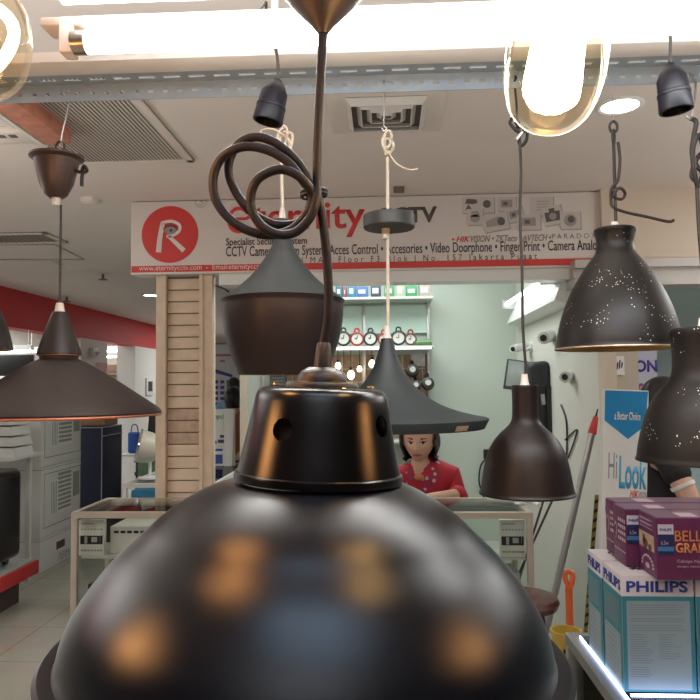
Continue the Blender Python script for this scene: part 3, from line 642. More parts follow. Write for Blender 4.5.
# little boxes on the top shelf
bc = [(.03, .10, .16), (.25, .05, .06), (.03, .16, .28), (.05, .12, .30), (.03, .05, .09), (.05, .22, .10), (.30, .38, .25), (.04, .25, .09), (.35, .30, .26)]
names = ['teal', 'dark red', 'blue', 'mid blue', 'navy', 'green', 'pale green', 'deep green', 'beige']
pos = [(336, 343, 12), (344, 347, 11), (348, 356, 13), (357, 368, 11), (371, 381, 13), (384, 394, 12), (396, 404, 14), (406, 417, 11), (419, 430, 13)]
for i, (a, c, h) in enumerate(pos):
    x0, x1 = at(a, 290, 5.65).x, at(c, 290, 5.65).x; hh = h*5.65/700
    o = thing('boxed_bulb', '%s small goods box on the top wall shelf, number of boxes from its right end: %s' % (names[i], ('nine', 'eight', 'seven', 'six', 'five', 'four', 'three', 'two', 'none, it is the last')[i]), 'box', ((x0+x1)/2, 5.65, zs1+.001), group='small boxes on the top wall shelf')
    o['label'] = '%s small goods box on the top wall shelf, %s from its right end' % (names[i], ('ninth', 'eighth', 'seventh', 'sixth', 'fifth', 'fourth', 'third', 'second', 'first')[i])
    obj('carton', rbox(B(), x0, x1, 5.60, 5.70, zs1+.001, zs1+hh, .003), mat('pack_' + names[i].replace(' ', '_'), bc[i], .45), o)
    obj('window_label', bx(x0+.012, x1-.02, 5.598, 5.60, zs1+.03, zs1+hh*.7), mat('pack_label', (.45, .5, .5), .4, noise=.3, nscale=25), o)
    if i in (6, 8, 4): obj('handle', tube(B(), [(x0+.02, 5.65, zs1+hh-.003), (x0+.03, 5.65, zs1+hh+.03), (x1-.03, 5.65, zs1+hh+.035), (x1-.02, 5.65, zs1+hh-.003)], .006, 6, smooth=4), BLK, o)
# round clocks on shelf two
cl = [(343.5, 7.6, 'black'), (357, 7.2, 'red'), (370.5, 7.2, 'black'), (384, 6.4, 'red'), (398.5, 7.6, 'black'), (410.5, 6.2, 'dark red')]
cm = {'black': mat('clock_black', (.02, .02, .02), .4), 'red': mat('clock_red', (.38, .03, .03), .35), 'dark red': mat('clock_dark_red', (.16, .03, .03), .4)}
for i, (px, r_, cn) in enumerate(cl):
    r = r_*5.65/700; x = at(px, 337, 5.65).x; z = zs2 + r + .004
    o = thing('ring_lantern', '%s-rimmed round white lantern on the second wall shelf, %s from the left in view' % (cn, ('first', 'second', 'third', 'fourth', 'fifth', 'sixth')[i]), 'lantern', (x, 5.65, zs2), group='round lanterns on the second wall shelf')
    M = Matrix.Translation((x, 5.65, z)) @ Matrix.Rotation(R(90), 4, 'X')
    obj('rim', lathe(B(), [(r*.70, -.015), (r, -.015), (r, .02), (r*.82, .028), (r*.74, .02)], 28, M), cm[cn], o)
    obj('face', lathe(B(), [(0, .018), (r*.78, .018), (r*.78, -.015), (0, -.015)], 28, M), mat('clock_face', (.62, .64, .60), .3), o)
    obj('hands', stroke(B(), [(-r*.3, r*.1), (0, 0), (r*.05, r*.45)], .006, Matrix.Translation((x, 5.63, z)), .002), BLK, o, smooth=False)
    obj('hanging_loop', tube(B(), [(x-.02, 5.65, z+r*.93), (x-.012, 5.65, z+r+.022), (x+.012, 5.65, z+r+.022), (x+.02, 5.65, z+r*.93)], .007, 6, smooth=4), cm[cn], o)
x = at(424, 341, 5.65).x
tag(obj('torch', cyl(B(), (x-.09, 5.65, zs2+.024), (x+.06, 5.65, zs2+.024), .022, .032), mat('green_torch', (.10, .20, .08), .4)), 'small green torch lying at the right end of the second wall shelf', 'torch')
# lit bulbs and cameras below
GLOW = mat('lit_frosted_bulb', (1, .9, .7), .4, emit=7, ecol=(1, .83, .55), noise=0)
for i, (px, py, r) in enumerate(((338, 366, .024), (351, 375, .030), (359.5, 369, .020), (372, 364, .026), (344, 386, .020))):
    p = at(px, py, 5.62)
    o = thing('hanging_bulb', 'small lit bulb hanging under the second wall shelf, %s' % ('leftmost', 'second from the left and largest', 'right of the largest one', 'rightmost', 'lowest')[i], 'light bulb', tuple(p), group='lit bulbs under the wall shelf')
    T = Matrix.Translation(p)
    obj('globe', lathe(B(), [(0, -r*1.2), (r*.6, -r), (r, -.2*r), (r*.9, .4*r), (r*.45, 1.2*r)], 20, T), GLOW, o)
    obj('cap', lathe(B(), [(r*.45, 1.2*r), (r*.5, 2*r), (.006, 2.2*r), (0, 2.2*r)], 16, T), BLK, o)
    obj('cord', cyl(B(), p + Vector((0, 0, 2.1*r)), (p.x, p.y, zs2-.02), .003, seg=6), BLK, o)
def small_camera(px, py, label, s=1.0, up=True):
    p = at(px, py, 5.70)
    o = thing('security_camera', label, 'camera', tuple(p), group='black cameras on the wall rack')
    M = Matrix.Translation(p) @ Matrix.Rotation(R(75), 4, 'X')
    obj('body', lathe(B(), [(0, -.06*s), (.05*s, -.055*s), (.062*s, 0), (.055*s, .05*s), (.03*s, .055*s)], 24, M), BLK, o)
    obj('lens', lathe(B(), [(.030*s, .054*s), (.028*s, .06*s), (0, .062*s)], 20, M), mat('lens_glass', (.5, .52, .5), .1), o)
    obj('bracket', tube(B(), [p + Vector((0, .03, .04*s)), p + Vector((0, .08, .09*s)), Vector((p.x, 5.87, p.z+.09*s))], .018*s, 8), BLK, o)
small_camera(412.5, 371, 'upper black conical camera at the right of the wall rack', .85)
small_camera(416, 386, 'black camera with a white face, lower left of the pair on the wall rack', .7)
small_camera(428, 384, 'black two-lens camera at the right edge of the wall rack', .85)
k = B(); a, c = at(411, 353, 5.835), at(425, 366, 5.835)
tag(obj('paper_notice', bx(a.x, c.x, 5.83, 5.838, c.z, a.z), mat('grey_paper', (.50, .52, .50), .6, noise=.3, nscale=30)), 'printed white notice hanging on the wall rack, upper right', 'notice', 'paper notices on the wall rack')
a, c = at(374, 349, 5.835), at(384, 366, 5.835)
tag(obj('paper_notice', bx(a.x, c.x, 5.83, 5.838, c.z, a.z), MATS['grey_paper']), 'small grey notice on the wall rack near the tip of the flared pendant', 'notice', 'paper notices on the wall rack')
# ================================================================== RIGHT WALL FITTINGS
WX = 1.09
t = thing('wall_tube_light', 'white wedge-shaped tube light fitting on the right wall above the cameras', 'light fitting', (1.03, 4.9, 2.1))
k = B()
y0, y1 = 4.1, 5.7
pr = [(.98, 2.13), (1.088, 2.10), (1.088, 2.34), (1.06, 2.34)]
va = [k.verts.new((x, y0, z)) for x, z in pr]; vb = [k.verts.new((x, y1, z)) for x, z in pr]
k.faces.new(va); k.faces.new(vb[::-1])
for i in range(4): k.faces.new((va[i], vb[i], vb[(i+1) % 4], va[(i+1) % 4]))
obj('reflector', k, mat('white_enamel', (.70, .74, .72), .3), t, smooth=False)
obj('tube', cyl(B(), (.965, 4.25, 2.28), (.965, 5.6, 2.28), .016, seg=12), mat('side_tube', (1, 1, 1), .4, emit=5, ecol=(.95, 1, .98), noise=0), t)
obj('end_cap', rbox(B(), .93, 1.07, 4.2, 4.25, 2.24, 2.32, .004), ALU, t); obj('end_cap', rbox(B(), .93, 1.07, 5.6, 5.64, 2.24, 2.32, .004), ALU, t)
WCAM = mat('white_camera_shell', (.68, .70, .68), .3, noise=.02)
def bullet(label, a, b_, r, wall):
    a, b_ = Vector(a), Vector(b_)
    o = thing('bullet_camera', label, 'camera', tuple(b_), group='white cameras on the right wall')
    obj('barrel', cyl(B(), a, b_, r), WCAM, o)
    d = (a-b_).normalized()
    obj('lens_ring', cyl(B(), a, a + d*.006, r*.55), BLK, o)
    m = a.lerp(b_, .65)
    obj('arm', tube(B(), [m, (m.x+.5*(WX-m.x), m.y, m.z-.02), (WX-.01, m.y, m.z)], .014, 10), WCAM, o)
    obj('mount', cyl(B(), (WX-.015, m.y, m.z), (WX, m.y, m.z), .04), WCAM, o)
bullet('white bullet camera farthest back on the right wall, above the tilted display', at(513, 349, 5.2), at(525, 346.5, 5.35), .030, WX)
bullet('white bullet camera just under the wedge light fitting, near the large bell pendant', at(543.5, 338, 4.5), at(562, 333, 4.75), .040, WX)
bullet('white stubby camera lowest on the right wall, beside the front jamb', at(565, 377, 4.1), at(575, 376, 4.25), .033, WX)
# tilted display & black case
t = thing('tilted_display', 'grey-framed display screen tilted on a bracket on the right wall', 'screen', tuple(at(522, 372, 5.1)))
p = at(522, 376, 5.1); M = Matrix.Translation(p) @ Matrix.Rotation(R(9), 4, 'Y') @ Matrix.Rotation(R(-12), 4, 'Z')
obj('housing', rbox(B(), -.12, .12, -.012, .02, -.11, .11, .006, M=M), mat('dark_housing', (.06, .07, .07), .4), t)
obj('screen', box(B(), -.105, .105, -.014, -.0121, -.085, .10, M), mat('teal_grey_screen', (.28, .36, .34), .12), t, smooth=False)
obj('bracket', tube(B(), [M @ Vector((.05, .02, 0)), (WX-.06, p.y+.06, p.z), (WX, p.y+.06, p.z)], .012, 8), BLK, t)
t = thing('black_wall_device', 'tall black rounded device mounted on the right wall behind the small bell pendant', 'device', (1.0, 4.7, 1.4))
Md = Matrix.Translation(at(543, 397, 4.75)) @ Matrix.Rotation(R(-6), 4, 'Y')
obj('body', rbox(B(), -.075, .075, -.03, .19, -.24, .24, .05, 5, M=Md), mat('matt_black_case', (.015, .02, .025), .5), t)
obj('label_sticker', bx(-.02, .005, -.0315, -.030, -.05, .02, M=Md), MATS['pack_label'], t)
b_ = at(556, 411, 4.75)
obj('side_unit', rbox(B(), b_.x-.045, WX, 4.70, 4.9, b_.z-.17, b_.z+.17, .03, 4), MATS['matt_black_case'], t)
obj('back_bracket', rbox(B(), b_.x-.1, WX, 4.82, 4.9, b_.z-.03, b_.z+.08, .01), BLK, t)
t = thing('wall_cable', 'thin black cables looping down the right wall below the black device', 'cable', (WX, 4.5, 1.2))
wl = lambda px, py, Y: Vector((WX-.006, Y, at(px, py, Y).z))
def onwall(px, py):
    d = at(px, py, 1) - CAM; return CAM + d*((WX-.007)/d.x)
obj('cable', tube(B(), [onwall(*q) for q in ((561, 405), (566, 420), (567, 440), (566, 470))], .006, 6, smooth=5), BLK, t)
obj('cable', tube(B(), [onwall(*q) for q in ((565, 440), (571, 434), (577, 430), (574, 442), (568, 458))], .005, 6, smooth=5), BLK, t)
t = thing('wall_socket', 'small dark wall socket with a dangling cable, left of the small bell pendant', 'socket', tuple(at(487, 454, 5.9)))
p = at(487, 454, 5.9)
obj('plate', rbox(B(), p.x-.03, p.x+.03, 5.87, 5.9, p.z-.04, p.z+.04, .006), BLK, t)
obj('cord', tube(B(), [(p.x, 5.87, p.z-.03)] + [tuple(at(q[0], q[1], 5.88)) for q in ((481, 465), (479, 480), (482, 492), (487, 505))], .007, 6, smooth=5), BLK, t)
# leaning rods, tape
t = thing('leaning_pole', 'long grey metal pole with a red tip leaning on the right wall', 'pole', (.66, 3.5, 0))
pa, pb = Vector((.63, 3.45, 0)), Vector(at(597, 412, 3.5))
pole = B(); cyl(pole, pa, pa.lerp(pb, .93), .016); obj('shaft', pole, mat('galvanised_steel', (.42, .43, .44), .3, .7), t)
obj('grip', cyl(B(), pa.lerp(pb, .93), pa.lerp(pb, .985), .022, .012), mat('red_plastic', (.55, .04, .03), .4), t)
obj('tip', cyl(B(), pa.lerp(pb, .985), pa.lerp(pb, 1.01), .006, .003), BLK, t)
for i, (q0, q1, lb) in enumerate((((556, 492), (527, 556), 'thin dark rod leaning behind the right end of the counter, the longer one'), ((546, 492), (538, 518), 'short dark rod leaning behind the right end of the counter'))):
    Y = 4.15 + .15*i; a, c = at(*q0, Y), at(*q1, Y); d = (c-a); c = a + d*(a.z/(a.z-c.z))
    tag(obj('thin_rod', cyl(B(), a, c, .007, seg=8), mat('dark_steel', (.06, .06, .06), .4)), lb, 'rod')
t = thing('warning_tape', 'narrow strip of yellow and black tape running down beside the tall carton', 'tape', (1.1, 3.5, .5))
a, c = at(597, 495, 3.54), at(585, 640, 3.54)
c = a + (c-a)*(a.z/(a.z-c.z)); Mt = Matrix.Translation(c); L = (a-c); ang = math.atan2(L.x, L.z); Mt = Mt @ Matrix.Rotation(ang, 4, 'Y'); ln = L.length
obj('strip', box(B(), -.010, .010, 0, .004, 0, ln, Mt), mat('tape_yellow', (.30, .22, .04), .5), t, smooth=False)
k = B(); n = 24
for i in range(n): poly(k, [(-.009, ln*i/n), (.009, ln*i/n+.012), (.009, ln*i/n+.03), (-.009, ln*i/n+.016)], -.001, 0, Mt)
obj('printed_marks', k, BLK, t, smooth=False)
# stool in front of the counter
t = thing('round_stool', 'dark red-brown round stool in front of the right end of the counter', 'stool', (.58, 2.85, 0))
sx, sy, sz = .545, 2.95, at(540, 594, 2.95).z
T = Matrix.Translation((sx, sy, 0))
obj('seat', lathe(B(), [(0, sz), (.11, sz), (.14, sz-.008), (.15, sz-.025), (.14, sz-.05), (.10, sz-.06), (0, sz-.06)], 40, T), mat('maroon_vinyl', (.085, .022, .018), .25, noise=.1), t)
for k_ in range(4):
    a_ = R(45+90*k_); obj('leg', cyl(B(), (sx+.09*math.cos(a_), sy+.09*math.sin(a_), sz-.058), (sx+.15*math.cos(a_), sy+.15*math.sin(a_), 0), .013), BLK, t)
obj('ring', tube(B(), [(sx+.122*math.cos(q*math.pi/10), sy+.122*math.sin(q*math.pi/10), .34) for q in range(20)], .007, 8, closed=True), BLK, t)
# orange tool and yellow tub
t = thing('orange_handled_tool', 'orange handled tool standing upright left of the glass counter with boxes', 'tool', (.68, 2.5, 0))
p = at(568.5, 572, 2.5); q = at(570, 628, 2.5)
obj('handle', tube(B(), [(q.x, 2.5, .0), (q.x, 2.5, q.z), (p.x, 2.5, p.z-.05)], .013, 10), mat('orange_plastic', (.62, .12, .03), .35), t)
obj('hook', tube(B(), [(p.x, 2.5, p.z-.05), (p.x-.012, 2.5, p.z-.02), (p.x-.006, 2.5, p.z), (p.x+.012, 2.5, p.z-.004), (p.x+.013, 2.5, p.z-.03), (p.x+.006, 2.5, p.z-.05)], .009, 8, smooth=4), MATS['orange_plastic'], t)
t = thing('yellow_tub', 'yellow tub with black marks standing left of the glass counter', 'tub', (.70, 2.35, 0))
zt = at(570, 630, 2.3).z; xx = at(566, 630, 2.3).x
obj('body', lathe(B(), [(0, .0), (.04, 0), (.046, zt-.02), (.05, zt), (.044, zt), (.040, zt-.03), (0, zt-.04)], 32, Matrix.Translation((xx, 2.3, 0))), mat('yellow_plastic', (.42, .30, .05), .35), t)
obj('marks', bx(xx-.02, xx+.02, 2.2515, 2.262, zt-.055, zt-.045), BLK, t)
# ================================================================== MAIN COUNTER
CY = 3.5; cz_ = at(300, 515.5, CY).z
x0, x1 = at(71, 515, CY).x, at(533, 515, CY).x
MC = display_case('glass_counter', 'long glass display counter with a champagne frame under the shop sign', x0, x1, CY, CY+.46, cz_+.02, ALUC, (.28, .52, .775), posts=(-.05,))
ch = cz_ + .02
sh = .787
CARD = mat('card_white', (.62, .60, .56), .5)
def card(px0, px1, pyt, pyb, label, Y=CY+.06):
    a, c = at(px0, pyt, Y), at(px1, pyb, Y); hh = a.z - sh - .001
    t = thing('camera_kit_card', label, 'card', ((a.x+c.x)/2, Y, sh), group='product cards in the counter')
    M = Matrix.Translation(((a.x+c.x)/2, Y, sh+.001)); hw = (c.x-a.x)/2
    obj('card', rbox(B(), -hw, hw, 0, .03, 0, hh, .002, M=M), CARD, t)
    obj('photo_strip', box(B(), -hw+.008, hw-.008, -.001, 0, hh*.32, hh*.56, M), BLK, t, smooth=False)
    k = B(); box(k, -hw+.03, -hw+.045, -.0015, -.001, hh*.34, hh*.54, M); box(k, .0, .03, -.0015, -.001, hh*.38, hh*.52, M); box(k, .045, hw-.02, -.0015, -.001, hh*.36, hh*.54, M); obj('photo_highlights', k, mat('photo_grey', (.35, .36, .36), .4), t, smooth=False)
    k = B()
    for q in range(7): box(k, -hw+.012+q*hw*.25, -hw+.022+q*hw*.25, -.001, 0, hh*.72, hh*.76, M); box(k, -hw+.012+q*hw*.25, -hw+.024+q*hw*.25, -.001, 0, hh*.12, hh*.17, M)
    box(k, -hw+.012, hw*.2, -.001, 0, hh*.88, hh*.91, M)
    obj('print_marks', k, CARTM, t, smooth=False)
card(79, 104, 520, 549, 'white product card with a black photo strip in the left end of the counter')
card(499.5, 525.5, 520, 549, 'white product card with a black photo strip in the right end of the counter')
a, c = at(111, 526, CY+.12), at(172, 541, CY+.12)
t = thing('recorder_box', 'long white printed box beside the left card inside the counter', 'box', ((a.x+c.x)/2, CY+.2, sh))
obj('carton', rbox(B(), a.x, c.x, CY+.11, CY+.34, sh+.001, a.z, .004), CARD, t)
k = B(); 
for q in range(6): box(k, a.x+.02+q*.035, a.x+.045+q*.035, CY+.1085, CY+.11, a.z-.035, a.z-.022)
obj('print_marks', k, BLK, t, smooth=False)
tag(obj('black_backing_box', rbox(B(), at(80, 540, CY+.4).x, at(172, 540, CY+.4).x, CY+.36, CY+.42, .788, .925, .004), BLK), 'black box added as the dark zone behind the card in the left end of the counter', 'case')  # plain black box added so the space behind the card is dark
tag(obj('black_recorder', rbox(B(), at(84, 557, CY+.1).x, at(150, 557, CY+.1).x, CY+.15, CY+.36, .533, .62, .006), BLK), 'black recorder on the lower shelf in the left end of the counter', 'recorder')
tag(obj('grey_carton', rbox(B(), at(490, 560, CY+.1).x, at(520, 560, CY+.1).x, CY+.10, CY+.30, .533, .70, .006), mat('grey_card', (.35, .37, .36), .6)), 'grey carton on the lower shelf in the right end of the counter', 'carton')
# things on the counter
px = at(531, 500, CY+.3)
t = thing('counter_gadget', 'small black gadget on a white stand at the right end of the counter top', 'gadget', (px.x-.05, CY+.25, ch))
k = B(); rbox(k, px.x-.10, px.x-.04, CY+.2, CY+.24, ch, ch+.006, .002); tube(k, [(px.x-.07, CY+.22, ch+.003), (px.x-.055, CY+.24, ch+.045)], .010, 8); obj('stand', k, WCAM, t)
k = B(); rbox(k, -.012, .012, -.008, .008, -.015, .015, .003, M=Matrix.Translation((px.x-.052, CY+.235, ch+.05)) @ Matrix.Rotation(R(25), 4, 'Y')); obj('head', k, BLK, t)
t = thing('white_hose', 'white curved hose lying at the right end of the counter top', 'hose', (px.x-.1, CY+.3, ch))
obj('hose', tube(B(), [(px.x-.22, CY+.36, ch+.011), (px.x-.12, CY+.30, ch+.012), (px.x-.02, CY+.22, ch+.012), (px.x-.0, CY+.10, ch+.012)], .011, 8, smooth=5), WCAM, t)
# ================================================================== FOREGROUND GLASS COUNTER WITH BOXES (right)
gz = .95; gx0 = .509; gy1 = at(567, 632, 1.98).y
t = thing('lit_glass_counter', 'glass counter with steel frame and white light strips, lower right corner', 'display case', (1.0, 1.6, 0))
FW = .028; X1, Y0, Y1 = 1.5, 1.25, 2.025
k = B(); hf = FW/2
for a in ((gx0-hf, X1+hf, Y0-hf, Y0+hf), (gx0-hf, X1+hf, Y1-hf, Y1+hf), (gx0-hf, gx0+hf, Y0+hf, Y1-hf), (X1-hf, X1+hf, Y0+hf, Y1-hf)): box(k, a[0], a[1], a[2], a[3], gz-.03, gz-.002)
ALUD = mat('dull_aluminium', (.30, .31, .31), .4, .7)
obj('top_frame', k, ALUD, t, smooth=False)
for a, c in ((gx0, Y0), (gx0, Y1), (X1, Y0), (X1, Y1)): obj('corner_post', rbox(B(), a-FW/2, a+FW/2, c-FW/2, c+FW/2, 0, gz-.0305, .003), ALU, t)
obj('top_glass', bx(gx0+.014, X1-.014, Y0+.014, Y1-.014, gz-.010, gz-.002), GLASS, t)
obj('side_glass', bx(gx0-.003, gx0+.003, Y0+.014, Y1-.014, .12, gz-.03), GLASS, t)
obj('base', rbox(B(), gx0+.015, X1-.015, Y0+.015, Y1-.015, .02, .12, .004), MATS['case_base'], t)
obj('shelf', rbox(B(), gx0+.015, X1-.015, Y0+.05, Y1-.02, .62, .63, .003), MATS['case_shelf'], t)
LED = mat('led_strip', (1, 1, 1), .4, emit=6, ecol=(.50, .62, 1), noise=0)
obj('light_strip', bx(gx0+.0145, gx0+.0185, Y0+.05, Y1-.03, gz-.0015, gz+.004), LED, t)
obj('light_strip', bx(gx0+.03, X1-.03, 1.630, 1.637, gz-.0015, gz+.003), LED, t)
tag(obj('purple_glow_block', rbox(B(), .54, .66, 1.55, 1.85, .631, .80, .01), mat('violet_glow_tint', (.16, .05, .40), .4, noise=.2)), 'violet block standing in for the purple glow inside the lit glass counter, lower right', 'package')  # purple glow inside the counter, put into a coloured block
# cartons of lamps
PW = mat('box_white_card', (.64, .62, .66), .45, noise=.02); PT = mat('box_teal_print', (.035, .22, .28), .4, noise=.05, nscale=4); PG = mat('box_panel_print', (.27, .36, .40), .45, noise=.04, nscale=6); PBL = mat('brand_blue_ink', (.012, .035, .28), .4); PL = mat('box_small_print', (.20, .26, .29), .5)
def lamp_carton(x0, x1, y0, y1, z0, h, label, seed):
    t = thing('lamp_carton', label, 'box', ((x0+x1)/2, (y0+y1)/2, z0), group='white and teal lamp cartons on the glass counter'); z1 = z0+h; w_ = x1-x0; d_ = y1-y0
    obj('carton', rbox(B(), x0, x1, y0, y1, z0, z1, .002), PW, t)
    FR = front(0, y0-.0003, 0); zb_ = z1 - h*.175
    obj('teal_print', box(B(), x0+.0005, x1-.0005, -.0006, 0, z0+.001, zb_, FR), PT, t, smooth=False)
    obj('text_panel', box(B(), x0+.010, x1-.010, -.001, 0, z0+.006, zb_-.010, FR), PG, t, smooth=False)
    obj('brand_lettering', text_bm('PHILIPS', x0+.011, x1-.013, zb_+.009, z1-.011, front(0, y0-.0002, 0), .0008, offset=.03), PBL, t, smooth=False)
    k = B(); rnd = random.Random(seed); zz = zb_-.02
    while zz > z0+.03:
        full = zz > z0+h*.5; a = x0+.016; 
        box(k, a, a + (w_-.035)*(rnd.uniform(.85, 1) if full else rnd.uniform(.25, .42)), -.0013, -.001, zz, zz+.0016, FR)
        if not full and zz > z0+h*.28: box(k, x0+w_*.5, x0+w_*.5+w_*rnd.uniform(.12, .34), -.0013, -.001, zz, zz+.0016, FR)
        zz -= .0052 if rnd.random() > .15 else .010
    obj('small_print', k, PL, t, smooth=False)
    SD = Matrix.Translation((x0-.0003, 0, 0)) @ Matrix.Rotation(R(-90), 4, 'Z')      # left side: local x -> -Y
    obj('teal_print', box(B(), -y1+.0005, -y0-.0005, -.0006, 0, z0+.001, zb_, SD), PT, t, smooth=False)
    obj('text_panel', box(B(), -y1+.010, -y0-.012, -.001, 0, z0+.006, zb_-.09, SD), PG, t, smooth=False)
    obj('brand_lettering', text_bm('PHILIPS', -y1+.006, -y0-.006, zb_+.009, z1-.011, SD, .0008, offset=.03), PBL, t, smooth=False)
    k = B()
    for q in range(8): box(k, -y1+.016, -y0-.02, -.0013, -.001, zb_-.02-q*.008, zb_-.016-q*.008, SD)
    for q in range(9): box(k, -y1+.02, -y0-.05, -.0013, -.001, z0+.02+q*.012, z0+.022+q*.012, SD)
    obj('small_print', k, PL, t, smooth=False)
    o = obj('top_lettering', text_bm('PHILIPS', 0, w_*.55, 0, .05, Matrix.Translation((x0+w_*.8, y1-.03, z1)) @ Matrix.Rotation(R(180), 4, 'Z') @ Matrix.Rotation(R(-90), 4, 'X'), .0006, offset=.03), mat('black_ink', (.03, .03, .04), .5), t, smooth=False)
    return t
lamp_carton(.530, .691, 1.651, 1.785, gz, .259, 'front white and teal lamp carton with large blue lettering, nearest the frame corner', 1)
lamp_carton(.529, .690, 1.797, 1.915, gz, .259, 'white and teal lamp carton directly behind the front one, mostly hidden', 2)
lamp_carton(.695, .856, 1.651, 1.785, gz, .259, 'white and teal lamp carton cut off by the right frame edge', 3)
lamp_carton(.695, .856, 1.797, 1.915, gz, .259, 'rear right white and teal lamp carton under the purple boxes', 4)
PUR = mat('plum_card', (.125, .022, .085), .4, noise=.06, nscale=5); PURT = mat('plum_top', (.17, .10, .15), .35); OR_ = mat('orange_ink', (.70, .28, .08), .4); PK = mat('pink_white_ink', (.50, .38, .45), .5); NV = mat('navy_label', (.02, .03, .12), .4); SK = mat('sky_label', (.06, .22, .50), .4)
def plum_box(x0, x1, y0, y1, z0, h, label, full):
    t = thing('plum_lamp_box', label, 'box', ((x0+x1)/2, (y0+y1)/2, z0), group='plum lamp boxes on the cartons'); z1 = z0+h; d_ = y1-y0
    obj('carton', rbox(B(), x0, x1, y0, y1, z0, z1, .002), PUR, t)
    obj('top_flap', bx(x0+.003, x1-.003, y0+.003, y1-.003, z1, z1+.001), PURT, t)
    obj('tape_label', bx(x0+.06, x0+.10, y0+.01, y0+.06, z1+.001, z1+.0018), PK, t)
    FR = front(0, y0-.0003, 0); u = x0+.004
    a = obj('label_panel', box(B(), u, u+.034, -.0008, 0, z1-h*.60, z1-h*.26, FR), NV, t, smooth=False)
    obj('label_band', box(B(), u-.001, u+.034, -.0016, -.0008, z1-h*.53, z1-h*.46, FR), SK, t, smooth=False)
    obj('brand_plate', box(B(), u, u+.034, -.001, 0, z1-h*.26, z1-h*.10, FR), PW, t, smooth=False)
    obj('brand_lettering', text_bm('PHILIPS', u+.004, u+.030, z1-h*.21, z1-h*.16, front(0, y0-.0014, 0), .0005, offset=.02), PBL, t, smooth=False)
    obj('label_lettering', text_bm('6.5w', u+.006, u+.022, z1-h*.43, z1-h*.36, front(0, y0-.0013, 0), .0005), PK, t, smooth=False)
    if full:
        obj('lettering', text_bm('BELLA', u+.037, u+.037+.078, z1-h*.37, z1-h*.20, FR, .0008), OR_, t, smooth=False)
        obj('lettering', text_bm('GRANDE', u+.038, u+.038+.098, z1-h*.56, z1-h*.40, FR, .0008, offset=.02), OR_, t, smooth=False)
        obj('lettering', text_bm('Cahaya Nyaman', u+.040, u+.115, z1-h*.73, z1-h*.67, FR, .0006), PK, t, smooth=False)
        obj('lettering', text_bm('dengan hemat energi', u+.040, u+.115, z1-h*.80, z1-h*.765, FR, .0006), PK, t, smooth=False)
    SD = Matrix.Translation((x0-.0003, 0, 0)) @ Matrix.Rotation(R(-90), 4, 'Z')
    if full:
        ph = obj('side_photo', box(B(), -y1+.006, -y0-.012, -.001, 0, z0+h*.42, z0+h*.68, SD), mat('beige_photo', (.50, .36, .26), .5, noise=.3, nscale=40), t, smooth=False)
        k = B(); disc(k, -y1+.045, z0+h*.50, .016, .012, -.0015, -.001, SD); disc(k, -y1+.038, z0+h*.57, .008, .010, -.0015, -.001, SD); disc(k, -y0-.035, z0+h*.47, .010, .007, -.0015, -.001, SD); obj('photo_shapes', k, mat('brown_photo', (.12, .07, .05), .5), ph, smooth=False)
        k = B()
        for q in range(7): box(k, -y1+.012, -y0-.02-(q % 3)*.01, -.001, 0, z1-.012-q*.0012-(q//3)*.006, z1-.011-q*.0012-(q//3)*.006, SD)
        cx_, cz2 = -(y0+y1)/2, z0+h*.14
        for q in range(10): a_ = math.pi*q/9; disc(k, cx_+.034*math.cos(a_), cz2+.022*math.sin(a_), .005, .003, -.001, 0, SD, 8)
        disc(k, cx_, cz2, .012, .006, -.001, 0, SD)
        obj('side_print', k, PK, t, smooth=False)
    else:
        k = B()
        for r_ in range(4):
            for q in range(4): box(k, -y1+.04+q*.014, -y1+.048+q*.014, -.001, 0, z0+h*.42+r_*.015, z0+h*.42+.008+r_*.015, SD)
        stroke(k, [(-y1+.012, z0+h*.62), (-y1+.022, z0+h*.70), (-y1+.028, z0+h*.55), (-y1+.02, z0+h*.40)], .003, SD, .001)
        for q in range(6): box(k, -y1+.012+q*.014, -y1+.018+q*.014, -.001, 0, z0+h*.22, z0+h*.25, SD)
        obj('side_print', k, PK, t, smooth=False)
zp = gz+.2605
plum_box(.597, .88, 1.613, 1.722, zp, .136, 'front plum-coloured lamp box with orange lettering on top of the white cartons', True)
plum_box(.567, .85, 1.726, 1.815, zp, .135, 'middle plum-coloured lamp box, between the front and rear ones', False)
plum_box(.576, .85, 1.820, 1.905, zp, .135, 'rearmost plum-coloured lamp box, only its top and left end showing', False)
# ================================================================== TALL BRAND CARTON + NEIGHBOUR SHOP
Y = 2.75; c0 = at(604, 389, Y); c1 = at(649, 388, Y); wq = (c1.x-c0.x); hq = c0.z
tilt = R(2.6)
t = thing('tall_brand_carton', 'tall white carton with a blue pennant print standing behind the purple boxes', 'carton', (c0.x-.06, Y, 0))
Mh = Matrix.Translation((c0.x - math.tan(tilt)*hq, Y, 0)) @ Matrix.Rotation(tilt, 4, 'Y')
hl = hq/math.cos(tilt)
HW = mat('carton_satin_white', (.66, .68, .66), .4, noise=.02)
obj('carton', rbox(B(), 0, wq, 0, .035, .006, hl, .004, M=Mh), HW, t)
fz = lambda py: (at(628, py, Y).z)/math.cos(tilt)
obj('pennant_print', poly(B(), [(.004, fz(390)), (wq-.004, fz(390)), (wq-.012, fz(424)), (wq*.55, fz(438)), (.004, fz(420))][::-1], -.001, 0, Mh), mat('cyan_blue_ink', (.02, .24, .52), .4), t, smooth=False)
obj('lettering', text_bm('a Better Choice', wq*.24, wq*.82, fz(419), fz(411), Mh @ front(0, -.0014, 0), .0006, offset=.015), LINK, t, smooth=False)
obj('brand_lettering', text_bm('Hi', wq*.13, wq*.32, fz(478), fz(452), Mh, .0008), mat('grey_letter_ink', (.22, .26, .30), .5), t, smooth=False)
